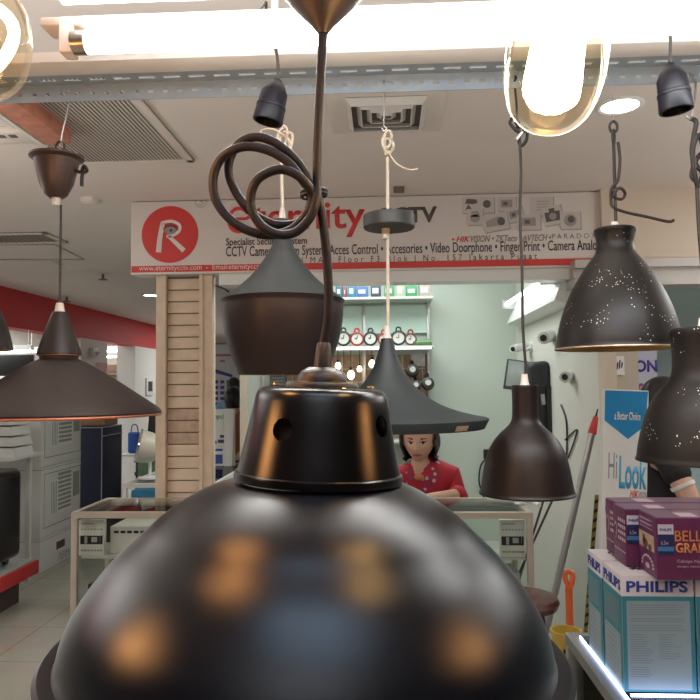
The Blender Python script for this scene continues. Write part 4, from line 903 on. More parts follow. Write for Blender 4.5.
obj('brand_lettering', text_bm('Look', wq*.37, wq*1.0-.004, fz(488), fz(455), Mh, .0008, offset=.03), mat('light_blue_ink', (.06, .35, .58), .4), t, smooth=False)
obj('sub_lettering', text_bm('HIK', wq*.62, wq*.80, fz(496), fz(489), Mh, .0008, shear=.2, offset=.02), RINK, t, smooth=False)
obj('sub_lettering', text_bm('VISION', wq*.81, wq*.99, fz(497), fz(490), Mh, .0008, shear=.2), GINK, t, smooth=False)
obj('hand_hole', disc(B(), .035, fz(508), .022, .033, -.001, 0, Mh), DRK, t, smooth=False)
obj('lettering', text_bm('P', .028, .055, fz(543), fz(530), Mh, .0008, offset=.03), PBL, t, smooth=False)
# paper tag + poster in the neighbour's window
p = at(616, 366, 3.58)
t = thing('paper_tag', 'small white paper tag with scribbles on the cream board above the tall carton', 'note', tuple(p))
obj('paper', bx(p.x-.045, p.x+.045, 3.590, 3.5985, p.z-.045, p.z+.05), mat('note_paper', (.75, .75, .74), .6), t, smooth=False)
k = B()
for q in range(6): stroke(k, [(p.x-.03+.012*q, p.z-.02+.006*(q % 3)), (p.x-.02+.011*q, p.z+.03-.012*(q % 2))], .006, front(0, 3.59, 0), .001)
obj('scribble', k, BLK, t, smooth=False)
a, c = at(628, 350, 4.2), at(663, 560, 4.2)
t = thing('window_poster', 'pale lilac poster with purple letters beside the cream board on the right', 'poster', (a.x, 4.2, .6))
obj('sheet', bx(a.x-.1, c.x, 4.2, 4.212, 0, at(640, 325, 4.2).z), mat('lilac_paper', (.50, .50, .60), .5, noise=.04), t, smooth=False)
PQ = mat('violet_ink', (.07, .03, .28), .5); sx0, sx1 = at(635, 366, 4.2).x, at(657, 366, 4.2).x
obj('lettering', text_bm('ON', sx0, sx1, at(645, 372, 4.2).z, at(645, 360, 4.2).z, front(0, 4.199, 0), .001, offset=.03), PQ, t, smooth=False)
obj('lettering', text_bm('10%', at(632, 390, 4.2).x, at(657, 390, 4.2).x, at(645, 396, 4.2).z, at(645, 383, 4.2).z, front(0, 4.199, 0), .001, offset=.03), mat('plum_ink', (.30, .06, .20), .5), t, smooth=False)
# ================================================================== PEOPLE
SKIN = mat('skin', (.60, .36, .26), .5, noise=.04); LIP = mat('lips', (.38, .09, .08), .4); BROW = mat('brows', (.05, .03, .025), .7); EYEW = mat('eye_white', (.60, .55, .50), .3); EYED = mat('eye_dark', (.015, .01, .01), .2)
def skin_bm(nodes, edges, sub=2):
    """one continuous surface grown over a skeleton: nodes = [(co, radius or (rx, ry))]"""
    me = bpy.data.meshes.new('sk'); me.from_pydata([n[0] for n in nodes], edges, []); o = bpy.data.objects.new('sk', me); COL.objects.link(o)
    m = o.modifiers.new('s', 'SKIN'); m.use_smooth_shade = True
    for v, n in zip(me.skin_vertices[0].data, nodes): r = n[1]; v.radius = r if isinstance(r, tuple) else (r, r)
    me.skin_vertices[0].data[0].use_root = True
    s = o.modifiers.new('d', 'SUBSURF'); s.levels = sub; s.render_levels = sub
    dg = bpy.context.evaluated_depsgraph_get(); r = bpy.data.meshes.new_from_object(o.evaluated_get(dg))
    b = bmesh.new(); b.from_mesh(r); bpy.data.objects.remove(o); bpy.data.meshes.remove(me); bpy.data.meshes.remove(r); return b
def head_bm(M, s=1.0):
    b = bmesh.new(); bmesh.ops.create_uvsphere(b, u_segments=56, v_segments=40, radius=1)
    g = lambda x, z, cx, cz, sx, sz: math.exp(-((x-cx)/sx)**2 - ((z-cz)/sz)**2)
    for v in b.verts:
        x, y, z = v.co; f = max(0, -y)
        X, Y, Z = x*.078, y*.098, z*.115
        if z < -.1: k = (-.1-z); X *= 1-.42*k; Y *= 1-.22*k; Y -= .020*k*(1 if y < 0 else -.6)
        fr = f**1.5
        Y -= fr*.024*g(X, Z, 0, -.020, .011, .020) + fr*.010*g(X, Z, 0, .01, .008, .03)
        Y += fr*.011*(g(X, Z, .031, .010, .016, .012) + g(X, Z, -.031, .010, .016, .012))
        Y -= fr*.007*(g(X, Z, .038, -.028, .02, .02) + g(X, Z, -.038, -.028, .02, .02))
        Y -= fr*.009*g(X, Z, 0, -.056, .022, .009) + fr*.006*g(X, Z, 0, -.095, .02, .015)
        Y += fr*.004*g(X, Z, 0, -.057, .022, .0025)
        v.co = Vector((X, Y, Z))*s
    for sd in (-1, 1):
        e = bmesh.new(); bmesh.ops.create_uvsphere(e, u_segments=12, v_segments=8, radius=1); e.transform(Matrix.Translation((sd*.079*s, .006, -.005*s)) @ Matrix.Diagonal((.010*s, .018*s, .032*s, 1))); merge(b, e)
    b.transform(M); return b
def body_obj(name, parts, HM, parent, vox=.006, s=1.0):
    b = bmesh.new()
    for p in parts: merge(b, p)
    me = bpy.data.meshes.new('bd'); b.to_mesh(me); b.free(); o = bpy.data.objects.new('bd', me); COL.objects.link(o)
    m = o.modifiers.new('r', 'REMESH'); m.mode = 'VOXEL'; m.voxel_size = vox; m.use_smooth_shade = True
    sm = o.modifiers.new('sm', 'SMOOTH'); sm.factor = .5; sm.iterations = 2
    dg = bpy.context.evaluated_depsgraph_get(); r = bpy.data.meshes.new_from_object(o.evaluated_get(dg))
    b = bmesh.new(); b.from_mesh(r); bpy.data.objects.remove(o); bpy.data.meshes.remove(me); bpy.data.meshes.remove(r)
    I = HM.inverted(); b.faces.ensure_lookup_table()
    for f in b.faces:
        c = I @ f.calc_center_median() / s; ax = abs(c.x)
        if c.y > -.04 or abs(c.z) > .13: continue
        if ax < .024 and abs(c.z + .057) < .0075*(1-(ax/.024)**2)+.001: f.material_index = 1
        elif ((ax-.031)/.018)**2 + ((c.z-.033)/.0035)**2 < 1: f.material_index = 2
        elif ((ax-.031)/.014)**2 + ((c.z-.008)/.0038)**2 < 1: f.material_index = 4 if abs(ax-.031) < .007 else 3
        elif ((ax-.031)/.017)**2 + ((c.z-.0155)/.0035)**2 < 1: f.material_index = 2
    return obj(name, b, [SKIN, LIP, BROW, EYEW, EYED], parent, angle=80)
def hand_nodes(nodes, edges, wrist_i, wrist, d, side, palm_n, s=1.0, curl=.5):
    """palm and five separate bent fingers; d = pointing, side = towards the thumb, palm_n = out of the palm"""
    d, side, pn = Vector(d).normalized(), Vector(side).normalized(), Vector(palm_n).normalized()
    pc = len(nodes); nodes.append((tuple(wrist + d*.045*s), (.036*s, .015*s))); edges.append((wrist_i, pc))
    for k, (off, ln) in enumerate(((.030, .072), (.010, .080), (-.011, .074), (-.030, .060))):
        p = wrist + d*.075*s + side*off*s; i0 = len(nodes); nodes.append((tuple(p), .0098*s)); edges.append((pc, i0)); dd = d.copy(); prev = i0
        for j in range(3):
            dd = (dd + pn*curl*.45).normalized(); p = p + dd*ln*s/3; nodes.append((tuple(p), (.0088-.0008*j)*s)); edges.append((prev, len(nodes)-1)); prev = len(nodes)-1
    p = wrist + d*.02*s + side*.022*s; i0 = len(nodes); nodes.append((tuple(p), .012*s)); edges.append((pc, i0)); prev = i0; dd = (d*.7+side*.7).normalized()
    for j in range(3):
        p = p + dd*.024*s; dd = (dd*.8 + d*.4 + pn*.15).normalized(); nodes.append((tuple(p), .010*s)); edges.append((prev, len(nodes)-1)); prev = len(nodes)-1
# ---- seated woman behind the counter
WY = 4.33
fc = at(418, 446, WY)                       # middle of the face
t = thing('person', 'person in a red flowered blouse with short black hair, seated behind the glass counter', 'person', (fc.x+.03, WY+.15, 0))
HM = Matrix.Translation(fc + Vector((.012, .06, .030))) @ Matrix.Rotation(R(-12), 4, 'Z') @ Matrix.Rotation(R(12), 4, 'X') @ Matrix.Diagonal((1.10, 1, 1, 1))
hs = 1.14; H0 = HM.translation
hx, hz = H0.x, H0.z
SZ = .62                                     # seat height
sh_z = hz - .215; sx = hx + .035
L = lambda x, y, z: (x, y, z)
nodes = [((sx, WY+.20, SZ+.12), (.155, .12)), ((sx, WY+.18, SZ+.28), (.145, .105)), ((sx, WY+.14, sh_z-.10), (.165, .105)), ((sx-.005, WY+.11, sh_z+.02), (.10, .075)), ((hx, WY+.08, hz-.15), (.052, .052)), ((hx, WY+.07, hz-.05), (.05, .05))]
edges = [(0,1),(1,2),(2,3),(3,4),(4,5)]
def limb(pts, start):
    prev = start
    for p, r in pts: nodes.append((p, r)); edges.append((prev, len(nodes)-1)); prev = len(nodes)-1
    return prev
ct = ch                                      # counter top height
rw = Vector((sx+.02, 4.07, ct-.02)); lw = Vector((sx-.12, 4.06, ct-.03))
i = limb([((sx+.16, WY+.12, sh_z-.015), .058), ((sx+.205, WY+.04, sh_z-.22), .048), ((sx+.185, WY-.06, ct-.035), .042), ((sx+.12, WY-.16, ct-.03), .037), (tuple(rw), (.030, .024))], 3)
hand_nodes(nodes, edges, i, rw, (-.8, -.5, -.05), (-.3, -.6, .4), (-.1, 0, -1))
i = limb([((sx-.16, WY+.12, sh_z-.015), .058), ((sx-.25, WY+.02, sh_z-.20), .048), ((sx-.25, WY-.08, ct+.0), .042), ((sx-.18, WY-.18, ct-.02), .037), (tuple(lw), (.030, .024))], 3)
hand_nodes(nodes, edges, i, lw, (.85, -.4, -.1), (.3, .6, .4), (0, 0, -1))
for sd in (-1, 1):
    limb([((sx+sd*.09, WY+.18, SZ+.08), .085), ((sx+sd*.10, WY-.06, SZ+.07), .075), ((sx+sd*.105, WY-.22, SZ+.05), .060), ((sx+sd*.105, WY-.16, SZ-.20), .052), ((sx+sd*.105, WY-.10, .10), .036), ((sx+sd*.11, WY-.14, .045), .035), ((sx+sd*.115, WY-.26, .032), .030)], 0)
sk = skin_bm(nodes, edges)
body_obj('body', [sk, head_bm(HM, hs)], HM, t, .0055, hs)
# blouse, trousers, shoes
def blouse_mat():
    m = mat('red_flowered_cloth', (.42, .012, .03), .7, noise=0); nt = m.node_tree; b = nt.nodes['Principled BSDF']
    tc = nt.nodes.new('ShaderNodeTexCoord'); v = nt.nodes.new('ShaderNodeTexVoronoi'); v.inputs['Scale'].default_value = 24
    nt.links.new(tc.outputs['Object'], v.inputs['Vector'])
    cr = nt.nodes.new('ShaderNodeValToRGB'); cr.color_ramp.interpolation = 'CONSTANT'; e = cr.color_ramp.elements
    e[0].position = 0; e[0].color = (.62, .40, .42, 1); e[1].position = .30; e[1].color = (.20, .04, .12, 1)
    x = e.new(.44); x.color = (.42, .012, .03, 1)
    nt.links.new(v.outputs['Distance'], cr.inputs['Fac'])
    # flowers only on the front placket, plain sleeves
    sp = nt.nodes.new('ShaderNodeSeparateXYZ'); nt.links.new(tc.outputs['Object'], sp.inputs[0])
    ab = nt.nodes.new('ShaderNodeMath'); ab.operation = 'ABSOLUTE'; nt.links.new(sp.outputs['X'], ab.inputs[0])
    lt = nt.nodes.new('ShaderNodeMath'); lt.operation = 'LESS_THAN'; lt.inputs[1].default_value = .105; nt.links.new(ab.outputs[0], lt.inputs[0])
    mx = nt.nodes.new('ShaderNodeMix'); mx.data_type = 'RGBA'; mx.inputs['A'].default_value = (.42, .012, .03, 1)
    nt.links.new(lt.outputs[0], mx.inputs['Factor']); nt.links.new(cr.outputs['Color'], mx.inputs['B']); nt.links.new(mx.outputs['Result'], b.inputs['Base Color']); return m
BL = blouse_mat(); e = .016
nodes = [((sx, WY+.20, SZ+.10), (.175, .135)), ((sx, WY+.18, SZ+.28), (.165, .125)), ((sx, WY+.14, sh_z-.10), (.185, .122)), ((sx-.003, WY+.12, sh_z+.02), (.125, .092)), ((sx-.012, WY+.095, sh_z+.088), (.066, .068))]
edges = [(0,1),(1,2),(2,3),(3,4)]
limb([((sx+.165, WY+.12, sh_z-.01), .075), ((sx+.208, WY+.04, sh_z-.21), .064), ((sx+.190, WY-.045, ct-.025), .060), ((sx+.16, WY-.12, ct-.03), .052)], 3)
limb([((sx-.165, WY+.12, sh_z-.01), .075), ((sx-.26, WY+.02, sh_z-.19), .068), ((sx-.268, WY-.02, sh_z-.285), .064)], 3)
obj('blouse', skin_bm(nodes, edges), BL, t, angle=80)
nodes = [((sx, WY+.20, SZ+.11), (.17, .13))]; edges = []
for sd in (-1, 1): limb([((sx+sd*.09, WY+.18, SZ+.08), .098), ((sx+sd*.10, WY-.06, SZ+.07), .088), ((sx+sd*.105, WY-.22, SZ+.05), .072), ((sx+sd*.105, WY-.16, SZ-.20), .064), ((sx+sd*.105, WY-.11, .14), .050)], 0)
obj('trousers', skin_bm(nodes, edges), mat('dark_trousers', (.02, .02, .03), .8), t, angle=80)
# hair: cap of short waved hair open at the face
def hair_bm(M, s=1.0, drop=.10, face=True, puff=1.16):
    b = bmesh.new(); bmesh.ops.create_uvsphere(b, u_segments=48, v_segments=32, radius=1)
    rm = []
    for v in b.verts:
        x, y, z = v.co
        a = math.atan2(x, -y)
        wv = 1 + .035*math.sin(9*a + 5*z) + .02*math.sin(17*a)
        X, Y, Z = x*.078*puff*wv, y*.098*puff*wv + .006, z*.115*1.10 + .006
        if z < 0: Z = z*(.115+drop*.6); X = x*.078*puff*wv*(1+.05*(-z)) if z > -.7 else X*1.3
        v.co = Vector((X, Y, Z))*s
        if face and y < -.20 and z < .50 and abs(x) < .86: rm.append(v)
    if face: bmesh.ops.delete(b, geom=rm, context='VERTS')
    rm = [v for v in b.verts if v.co.z < -(.10+drop*.45)*s]
    bmesh.ops.delete(b, geom=rm, context='VERTS')
    r = bmesh.ops.solidify(b, geom=b.faces[:], thickness=.010*s)
    b.transform(M); return b
HAIR = mat('black_hair', (.012, .010, .010), .45, noise=.3, nscale=60, bump=.5)
obj('hair', hair_bm(HM, hs, .05, True, 1.26), HAIR, t, angle=80)
# the neckline pendant
npnt = Vector((hx-.028, WY+.045-.015, sh_z+.045))
k = B(); bmesh.ops.create_uvsphere(k, u_segments=16, v_segments=10, radius=.022); k.transform(Matrix.Translation(npnt + Vector((.02, -.035, -.05))) @ Matrix.Diagonal((1.4, .5, 1, 1))); obj('brooch', k, mat('gold_brooch', (.55, .20, .08), .3, .3), t)
t = thing('shop_stool', 'stool the person in red sits on behind the counter', 'stool', (sx, WY+.2, 0))
T = Matrix.Translation((sx, WY+.16, 0)); obj('seat', lathe(B(), [(0, SZ-.01), (.17, SZ-.01), (.18, SZ-.03), (.17, SZ-.05), (0, SZ-.05)], 32, T), BLK, t)
for k_ in range(4): a_ = R(45+90*k_); obj('leg', cyl(B(), (sx+.12*math.cos(a_), WY+.16+.12*math.sin(a_), SZ-.05), (sx+.18*math.cos(a_), WY+.16+.18*math.sin(a_), 0), .012), ALU, t)
# ---- standing people seen from behind or the side
def standing(label, x, y, ht, facing, shirt, trouser, hair_puff, seen_face=False, arm=None, vox=.010, drop=.03, sleeves=.5, cuff=None):
    t = thing('person', label, 'person', (x, y, 0), (0, 0, facing)); s = ht/1.68
    P_ = lambda a, b, c: (a*s, b*s, c*s)      # local: faces -y
    HMl = Matrix.Translation(P_(0, -.005, 1.565)); nodes = [(P_(0, 0, .90), (.145*s, .10*s)), (P_(0, .0, 1.08), (.13*s, .09*s)), (P_(0, .005, 1.25), (.155*s, .10*s)), (P_(0, .01, 1.37), (.10*s, .07*s)), (P_(0, .005, 1.44), .052*s), (P_(0, .0, 1.52), .05*s)]
    ed = [(0,1),(1,2),(2,3),(3,4),(4,5)]
    def lb(n, e_, pts, st):
        pv = st
        for p, r in pts: n.append((p, r)); e_.append((pv, len(n)-1)); pv = len(n)-1
        return pv
    arms = []
    for sd in (-1, 1):
        if arm and sd == arm[0]: pts = [(P_(sd*.17, .01, 1.355), .052*s)] + [(P_(*q), tuple(v*s for v in r) if isinstance(r, tuple) else r*s) for q, r in arm[1]]; dd, si, pn = arm[2]
        else: pts = [(P_(sd*.17, .01, 1.355), .052*s), (P_(sd*.215, .015, 1.20), .045*s), (P_(sd*.235, .01, 1.05), .038*s), (P_(sd*.24, -.03, .93), .034*s), (P_(sd*.24, -.06, .82), (.026*s, .022*s))]; dd, si, pn = (0, -.15, -1), (0, -1, 0), (-sd, 0, 0)
        arms.append(pts); i = lb(nodes, ed, pts, 3); hand_nodes(nodes, ed, i, Vector(pts[-1][0]), dd, si, pn, s)
    legs = []
    for sd in (-1, 1):
        pts = [(P_(sd*.085, 0, .82), .085*s), (P_(sd*.09, -.005, .65), .072*s), (P_(sd*.095, -.01, .46), .055*s), (P_(sd*.10, .01, .28), .052*s), (P_(sd*.10, .02, .09), .036*s), (P_(sd*.10, -.02, .042), .036*s), (P_(sd*.11, -.14, .032), .030*s)]
        legs.append(pts); lb(nodes, ed, pts, 0)
    sk = skin_bm(nodes, ed); h = head_bm(HMl, s); RT = ROOT[t.name]
    sk.transform(RT); h.transform(RT); body_obj('body', [sk, h], RT @ HMl, t, vox, s)
    def grow(r, e): return (r[0]+e, r[1]+e) if isinstance(r, tuple) else r+e
    n = [(P_(0, 0, .86), (.165*s, .12*s)), (P_(0, .0, 1.08), (.15*s, .112*s)), (P_(0, .005, 1.25), (.175*s, .12*s)), (P_(0, .01, 1.375), (.12*s, .085*s)), (P_(0, .008, 1.425), .068*s)]; e_ = [(0,1),(1,2),(2,3),(3,4)]
    for pts in arms: m_ = max(2, int(len(pts)*sleeves)+1); lb(n, e_, [(p, grow(r, .014*s)) for p, r in pts[:m_]], 3)
    obj('shirt', skin_bm(n, e_), shirt, t, world=False, angle=80)
    n = [(P_(0, 0, .90), (.16*s, .115*s))]; e_ = []
    for pts in legs: lb(n, e_, [(p, grow(r, .014*s)) for p, r in pts[:5]], 0)
    obj('trousers', skin_bm(n, e_), trouser, t, world=False, angle=80)
    if cuff:
        q = [Vector(P_(*c_)) for c_ in cuff]; obj('cuff', cyl(B(), q[0], q[1], .052*s, .050*s), WHITE, t, world=False)
    obj('hair', hair_bm(HMl, s, drop, True, hair_puff), HAIR, t, world=False, angle=80)
    k = B()
    for sd in (-1, 1): rbox(k, (sd*.105-.045)*s, (sd*.105+.045)*s, -.20*s, .065*s, 0, .065*s, .02, 3)
    obj('shoes', k, BLK, t, world=False); return t
JEAN = mat('dark_jeans', (.02, .025, .05), .8)
p = at(234, 389, 8.6)
standing('person in a pale blue shirt, the farther of the two behind the counter poster', p.x, 8.6, p.z+.13, R(180), mat('pale_blue_shirt', (.22, .38, .60), .7), JEAN, 1.12, vox=.014)
p = at(232, 399, 7.6)
standing('person in an orange-brown top, the nearer of the two behind the counter poster', p.x+.02, 7.6, p.z+.12, R(170), mat('rust_top', (.30, .09, .04), .7, noise=.2), JEAN, 1.30, vox=.014, sleeves=.3)
p = at(668, 402, 3.15)
standing('person in black clothes standing behind the tall carton on the right, one arm out', p.x+.0, 3.2, 1.66, R(75), mat('black_tshirt', (.012, .012, .014), .8), JEAN, 1.14,
         arm=(-1, [((-.215, -.04, 1.24), .048), ((-.235, -.09, 1.13), .044), ((-.22, -.22, 1.14), .036), ((-.19, -.34, 1.17), (.027, .022))], ((.1, -1, .1), (1, 0, .2), (0, 0, -1))), sleeves=.3, cuff=((-.213, -.038, 1.243), (-.216, -.045, 1.228)))
# ================================================================== HANGING BEAM AND TUBES
BMAT = mat('powder_blue_steel', (.36, .44, .50), .4, .2, noise=.05, nscale=20)
BY = 1.355; bz1 = 2.262; bz0 = bz1 - .036
t = thing('slotted_steel_beam', 'pale blue slotted angle beam that carries all the hanging lamps', 'beam', (0, BY, bz0))
k = B()
def slotted(k, u0, u1, v0, v1, pitch, sl, vs0, vs1, put):
    put(k, u0, u1, v0, vs0); put(k, u0, u1, vs1, v1); u = u0
    while u < u1: put(k, u, min(u1, u+pitch-sl), vs0, vs1); u += pitch
slotted(k, -1.3, 1.3, bz0, bz1, .030, .011, bz0+.013, bz0+.019, lambda k, a, b_, c, d: box(k, a, b_, BY, BY+.002, c, d))
slotted(k, -1.3, 1.3, BY-.046, BY, .050, .032, BY-.028, BY-.018, lambda k, a, b_, c, d: box(k, a, b_, c, d, bz1-.002, bz1))
obj('angle', k, BMAT, t, smooth=False)
for x in (-1.1, 1.1): obj('hanging_rod', cyl(B(), (x, BY-.02, bz1), (x, BY-.02, CEIL), .006, seg=10), ALU, t)
t = thing('bright_tube_fitting', 'twin white tube light fitting above the beam, glowing bright', 'tube light', (.4, .86, 2.1))
ty = .86; tz = at(300, 35, ty).z; tx0 = at(80, 35, ty).x; tx1 = tx0 + 1.22
b1 = at(300, 15, ty).z
TM = mat('bright_tube', (1, 1, 1), .4, emit=10, ecol=(1, 1, .98), noise=0)
obj('batten', rbox(B(), tx0-.05, tx1+.03, ty-.008, ty+.03, b1-.006, b1+.006, .004), mat('tube_batten', (.66, .62, .58), .45, noise=.02), t)
obj('tube', cyl(B(), (tx0+.006, ty, tz), (tx1, ty, tz), .0145, seg=20), TM, t)
obj('tube', cyl(B(), (tx0-.01, ty-.03, b1+.024), (tx1, ty-.03, b1+.024), .0145, seg=20), TM, t)
for a_ in (tx0-.008, tx1-.010): obj('tube_cap', cyl(B(), (a_, ty, tz), (a_+.018, ty, tz), .0155), mat('tube_cap_metal', (.45, .42, .38), .25, .8), t)
for a_ in (tx0-.024, tx1+.006): obj('lamp_holder', rbox(B(), a_, a_+.017, ty-.010, ty+.016, tz-.016, b1, .003), WHITE, t)
k = B()
for x in (tx0+.25, tx1-.2): cyl(k, (x, ty+.015, b1+.005), (x, ty+.015, CEIL), .005, seg=8)
obj('hanging_rod', k, ALU, t)
l = bpy.data.lights.new('tube_glow', 'AREA'); l.shape = 'RECTANGLE'; l.size = 1.15; l.size_y = .03; l.energy = 5; l.color = (1, 1, .97)
lo = bpy.data.objects.new('tube_glow', l); lo.location = ((tx0+tx1)/2, ty, tz-.02); COL.objects.link(lo)
ry = 1.08
t = thing('white_light_rail', 'long white rail running just below the bright tube, above the beam', 'rail', (0, ry, 2.1))
z0, z1 = at(300, 54, ry).z, at(300, 43, ry).z
obj('rail', rbox(B(), -1.2, 1.2, ry, ry+.05, z0, z1, .003), mat('rail_white', (.74, .73, .70), .35, noise=.02), t)
k = B()
for x in (-1.0, 1.0): cyl(k, (x, ry+.025, z1), (x, ry+.025, CEIL), .005, seg=8)
obj('hanging_rod', k, ALU, t)
# ================================================================== PENDANTS
def prof_from(cx, Y, pts):
    """silhouette read off as half width and row, turned into metres about the pendant's axis"""
    dpt = (at(cx, 385, Y) - CAM).dot(CM.to_3x3() @ Vector((0, 0, -1)))
    return [(hw*dpt/F, at(cx, py, Y).z) for hw, py in pts]
def shell(prof, th=.0018):
    """outer skin and inner skin of a spun shade, open at the bottom"""
    inner = [(max(.002, r-th), z-(th if i == 0 else 0)) for i, (r, z) in enumerate(prof)]
    return prof + inner[::-1]
def smooth_prof(p, n=5):
    return [(v.x, v.z) for v in spline([(r, 0, z) for r, z in p], n)]
def shade(parent, x, y, outer, m_out, m_in, seg=72, th=.0018, name='shade', closed_top=True):
    T = Matrix.Translation((x, y, 0)); pr = ([(0, outer[0][1])] if closed_top else []) + outer
    o = obj(name, lathe(B(), pr, seg, T), m_out, parent, angle=40)
    inn = [(max(.001, r-th), z-(th if r < outer[-1][0]*.3 else 0)) for r, z in outer]
    bl = [outer[-1], inn[-1]]
    obj('lining', lathe(B(), ([(0, inn[0][1]-th)] if closed_top else []) + inn + [outer[-1]], seg, T), m_in, o, angle=40)
    return o
BROWNM = flecked('dark_bronze_paint', (.020, .013, .012), .45, (.40, .34, .30), 60, .78, .4)
BLACKM = flecked('chipped_black_paint', (.008, .007, .007), .40, (.75, .72, .66), 170, .54, .35)
BLK2 = flecked('satin_black_paint', (.012, .008, .008), .42, (.3, .27, .25), 70, .76, .35)
GREYB = flecked('slate_black_paint', (.019, .029, .033), .50, (.3, .3, .28), 60, .74, .5)
GOLD = mat('gold_lining', (.62, .34, .11), .38, .75, noise=.1); COPPER = mat('copper_lining', (.45, .16, .09), .4, .6)
WIRE = mat('cord_dark', (.035, .030, .028), .55); ROPE = mat('milky_cord', (.60, .56, .47), .4, noise=.05); FER = mat('white_ferrule', (.66, .64, .60), .4)
STEEL = mat('steel_wire', (.45, .45, .45), .3, .9)
def xz(px, py, Y): p = at(px, py, Y); return p
def hookup(t, px, py0, py1, Y, m=STEEL, r=.0016, name='hook'):
    """wire S-hook that hangs over the beam"""
    a, c = at(px, py0, Y), at(px, py1, Y)
    obj(name, tube(B(), [(a.x, BY-.006, bz0+.016), (a.x, BY-.003, bz0+.022), (a.x, BY+.003, bz0+.020), (a.x+.001, BY-.005, bz0+.006) if False else (a.x, BY+.006, bz0+.010), tuple(Vector((a.x, (BY+Y)/2, (bz0+c.z)/2))), (c.x, Y, c.z+.006), (c.x+.005, Y, c.z), (c.x, Y, c.z-.006), (c.x-.004, Y, c.z)], r, 8, smooth=5), m, t)
PY = 1.34
# --- left cone pendant
Y = PY - .02; cx = 58.5
p0 = at(cx, 413, Y); t = thing('cone_pendant', 'wide brown-black cone pendant lamp with cup canopy, far left over the cartons', 'pendant lamp', (p0.x, Y, p0.z))
o = shade(t, p0.x, Y, prof_from(cx, Y, [(7, 312), (10, 320), (21, 352), (21.5, 354.5), (18.6, 356), (18.4, 359), (26, 362.5), (42, 372), (62, 385), (84, 400), (97, 409), (99.5, 412.5), (99, 415)]), BROWNM, COPPER)
pp = prof_from(cx, Y, [(99.6, 414), (100.4, 415.2), (99.6, 416.4), (98, 416)])
obj('rim_bead', lathe(B(), pp + [pp[0]], 72, Matrix.Translation((p0.x, Y, 0))), COPPER, o)
T = Matrix.Translation((p0.x, Y, 0))
obj('ferrule', lathe(B(), [(0, at(cx, 303, Y).z)] + prof_from(cx, Y, [(3.5, 303), (4.5, 309), (5.2, 313)]) + [(0, at(cx, 313, Y).z)], 20, T), FER, t)
obj('cord', tube(B(), [(p0.x, Y, at(cx, 205, Y).z), (p0.x, Y, at(cx, 304, Y).z)], .0024, 10), WIRE, t)
cn = at(56.5, 172, Y); TC = Matrix.Translation((cn.x, Y, 0))
can = obj('canopy', lathe(B(), [(0, at(57, 158, Y).z)] + prof_from(57, Y, [(23, 158), (26.5, 156.5), (26.5, 158.5), (22, 161), (20, 170), (16.5, 184), (11, 195), (7, 198)]) + [(0, at(57, 198, Y).z)], 48, TC), mat('bronze_canopy', (.075, .050, .042), .4, .2, noise=.05), t)
obj('strain_relief', lathe(B(), [(0, at(57, 197, Y).z)] + prof_from(57, Y, [(4.5, 198), (3.5, 206)]) + [(0, at(57, 206, Y).z)], 16, TC), FER, can)
pw = at(81, 172, Y); obj('wing_nut', tube(B(), [pw + Vector((-.012, 0, .004)), pw, pw + Vector((.006, 0, .012)), pw + Vector((.012, 0, .002)), pw + Vector((.003, 0, -.004)), pw + Vector((.002, 0, -.028))], .0035, 8, smooth=4), BLK, can)
k = B(); rg = at(60, 148, Y)
tube(k, [rg + Vector((.009*math.cos(a*math.pi/6), 0, .013*math.sin(a*math.pi/6))) for a in range(12)], .0022, 8, closed=True); obj('ring', k, BLK, can)
hookup(t, 61, 98, 144, Y)
# --- beehive pendant
Y = PY; cx = 283
p0 = at(cx, 375, Y); t = thing('beehive_pendant', 'matt black beehive pendant with flared top and drum bowl, left of the cable', 'pendant lamp', (p0.x, Y, p0.z))
top = smooth_prof(prof_from(cx, Y, [(8.5, 237), (9.6, 242), (13, 251), (19, 260), (28, 272), (40, 284), (52, 293), (61.5, 300)]), 4)
o = shade(t, p0.x, Y, top, GREYB, GOLD, name='upper_shade')
bowl = prof_from(cx, Y, [(62.5, 300.5), (61.8, 303)]) + smooth_prof(prof_from(cx, Y, [(61.2, 304), (60.5, 318), (57.5, 336), (53, 351), (48, 364), (43.5, 374.5)]), 4)
o = shade(t, p0.x, Y, bowl, flecked('warm_black_paint', (.020, .013, .012), .40, (.3, .27, .25), 60, .8, .35), GOLD, name='lower_shade', closed_top=False)
T = Matrix.Translation((p0.x, Y, 0))
obj('ferrule', lathe(B(), [(0, at(cx, 207, Y).z)] + prof_from(cx, Y, [(1.5, 207), (3, 212), (3.6, 219), (4, 220)]) + [(0, at(cx, 220, Y).z)], 20, T), FER, t)
obj('neck_cap', lathe(B(), [(0, at(cx, 219, Y).z)] + prof_from(cx, Y, [(7, 219.5), (8.2, 221), (8.4, 237.5)]) + [(0, at(cx, 237.5, Y).z)], 28, T), GREYB, t)
obj('cord', tube(B(), [at(281, 150, Y), at(282.5, 208, Y)], .0034, 10), ROPE, t)
def knot(t, px, py, Y, s=1.0, m=ROPE, r=.0028, loose=True, name='cord_knot'):
    k = B(); c = at(px, py, Y); q = lambda a, b_, d=0: c + Vector((a*.001*s, d*.001*s, b_*.001*s))
    tube(k, [q(0, -22), q(-9, -4, -4), q(-7, 14, 3), q(2, 24), q(8, 12, -4), q(3, -6, 3), q(-6, -12, -3), q(4, -20, 4), q(12, -8, -4), q(6, 6, 3), q(-5, 8, 4), q(-3, -24)], r, 8, smooth=6)
    if loose: tube(k, [q(2, -14, 2), q(8, -30), q(22, -46, -4), q(42, -54), q(58, -52)], r*.6, 8, smooth=6)
    return obj(name, k, m, t)
kn = knot(t, 283, 140, Y, 1.15, loose=False)
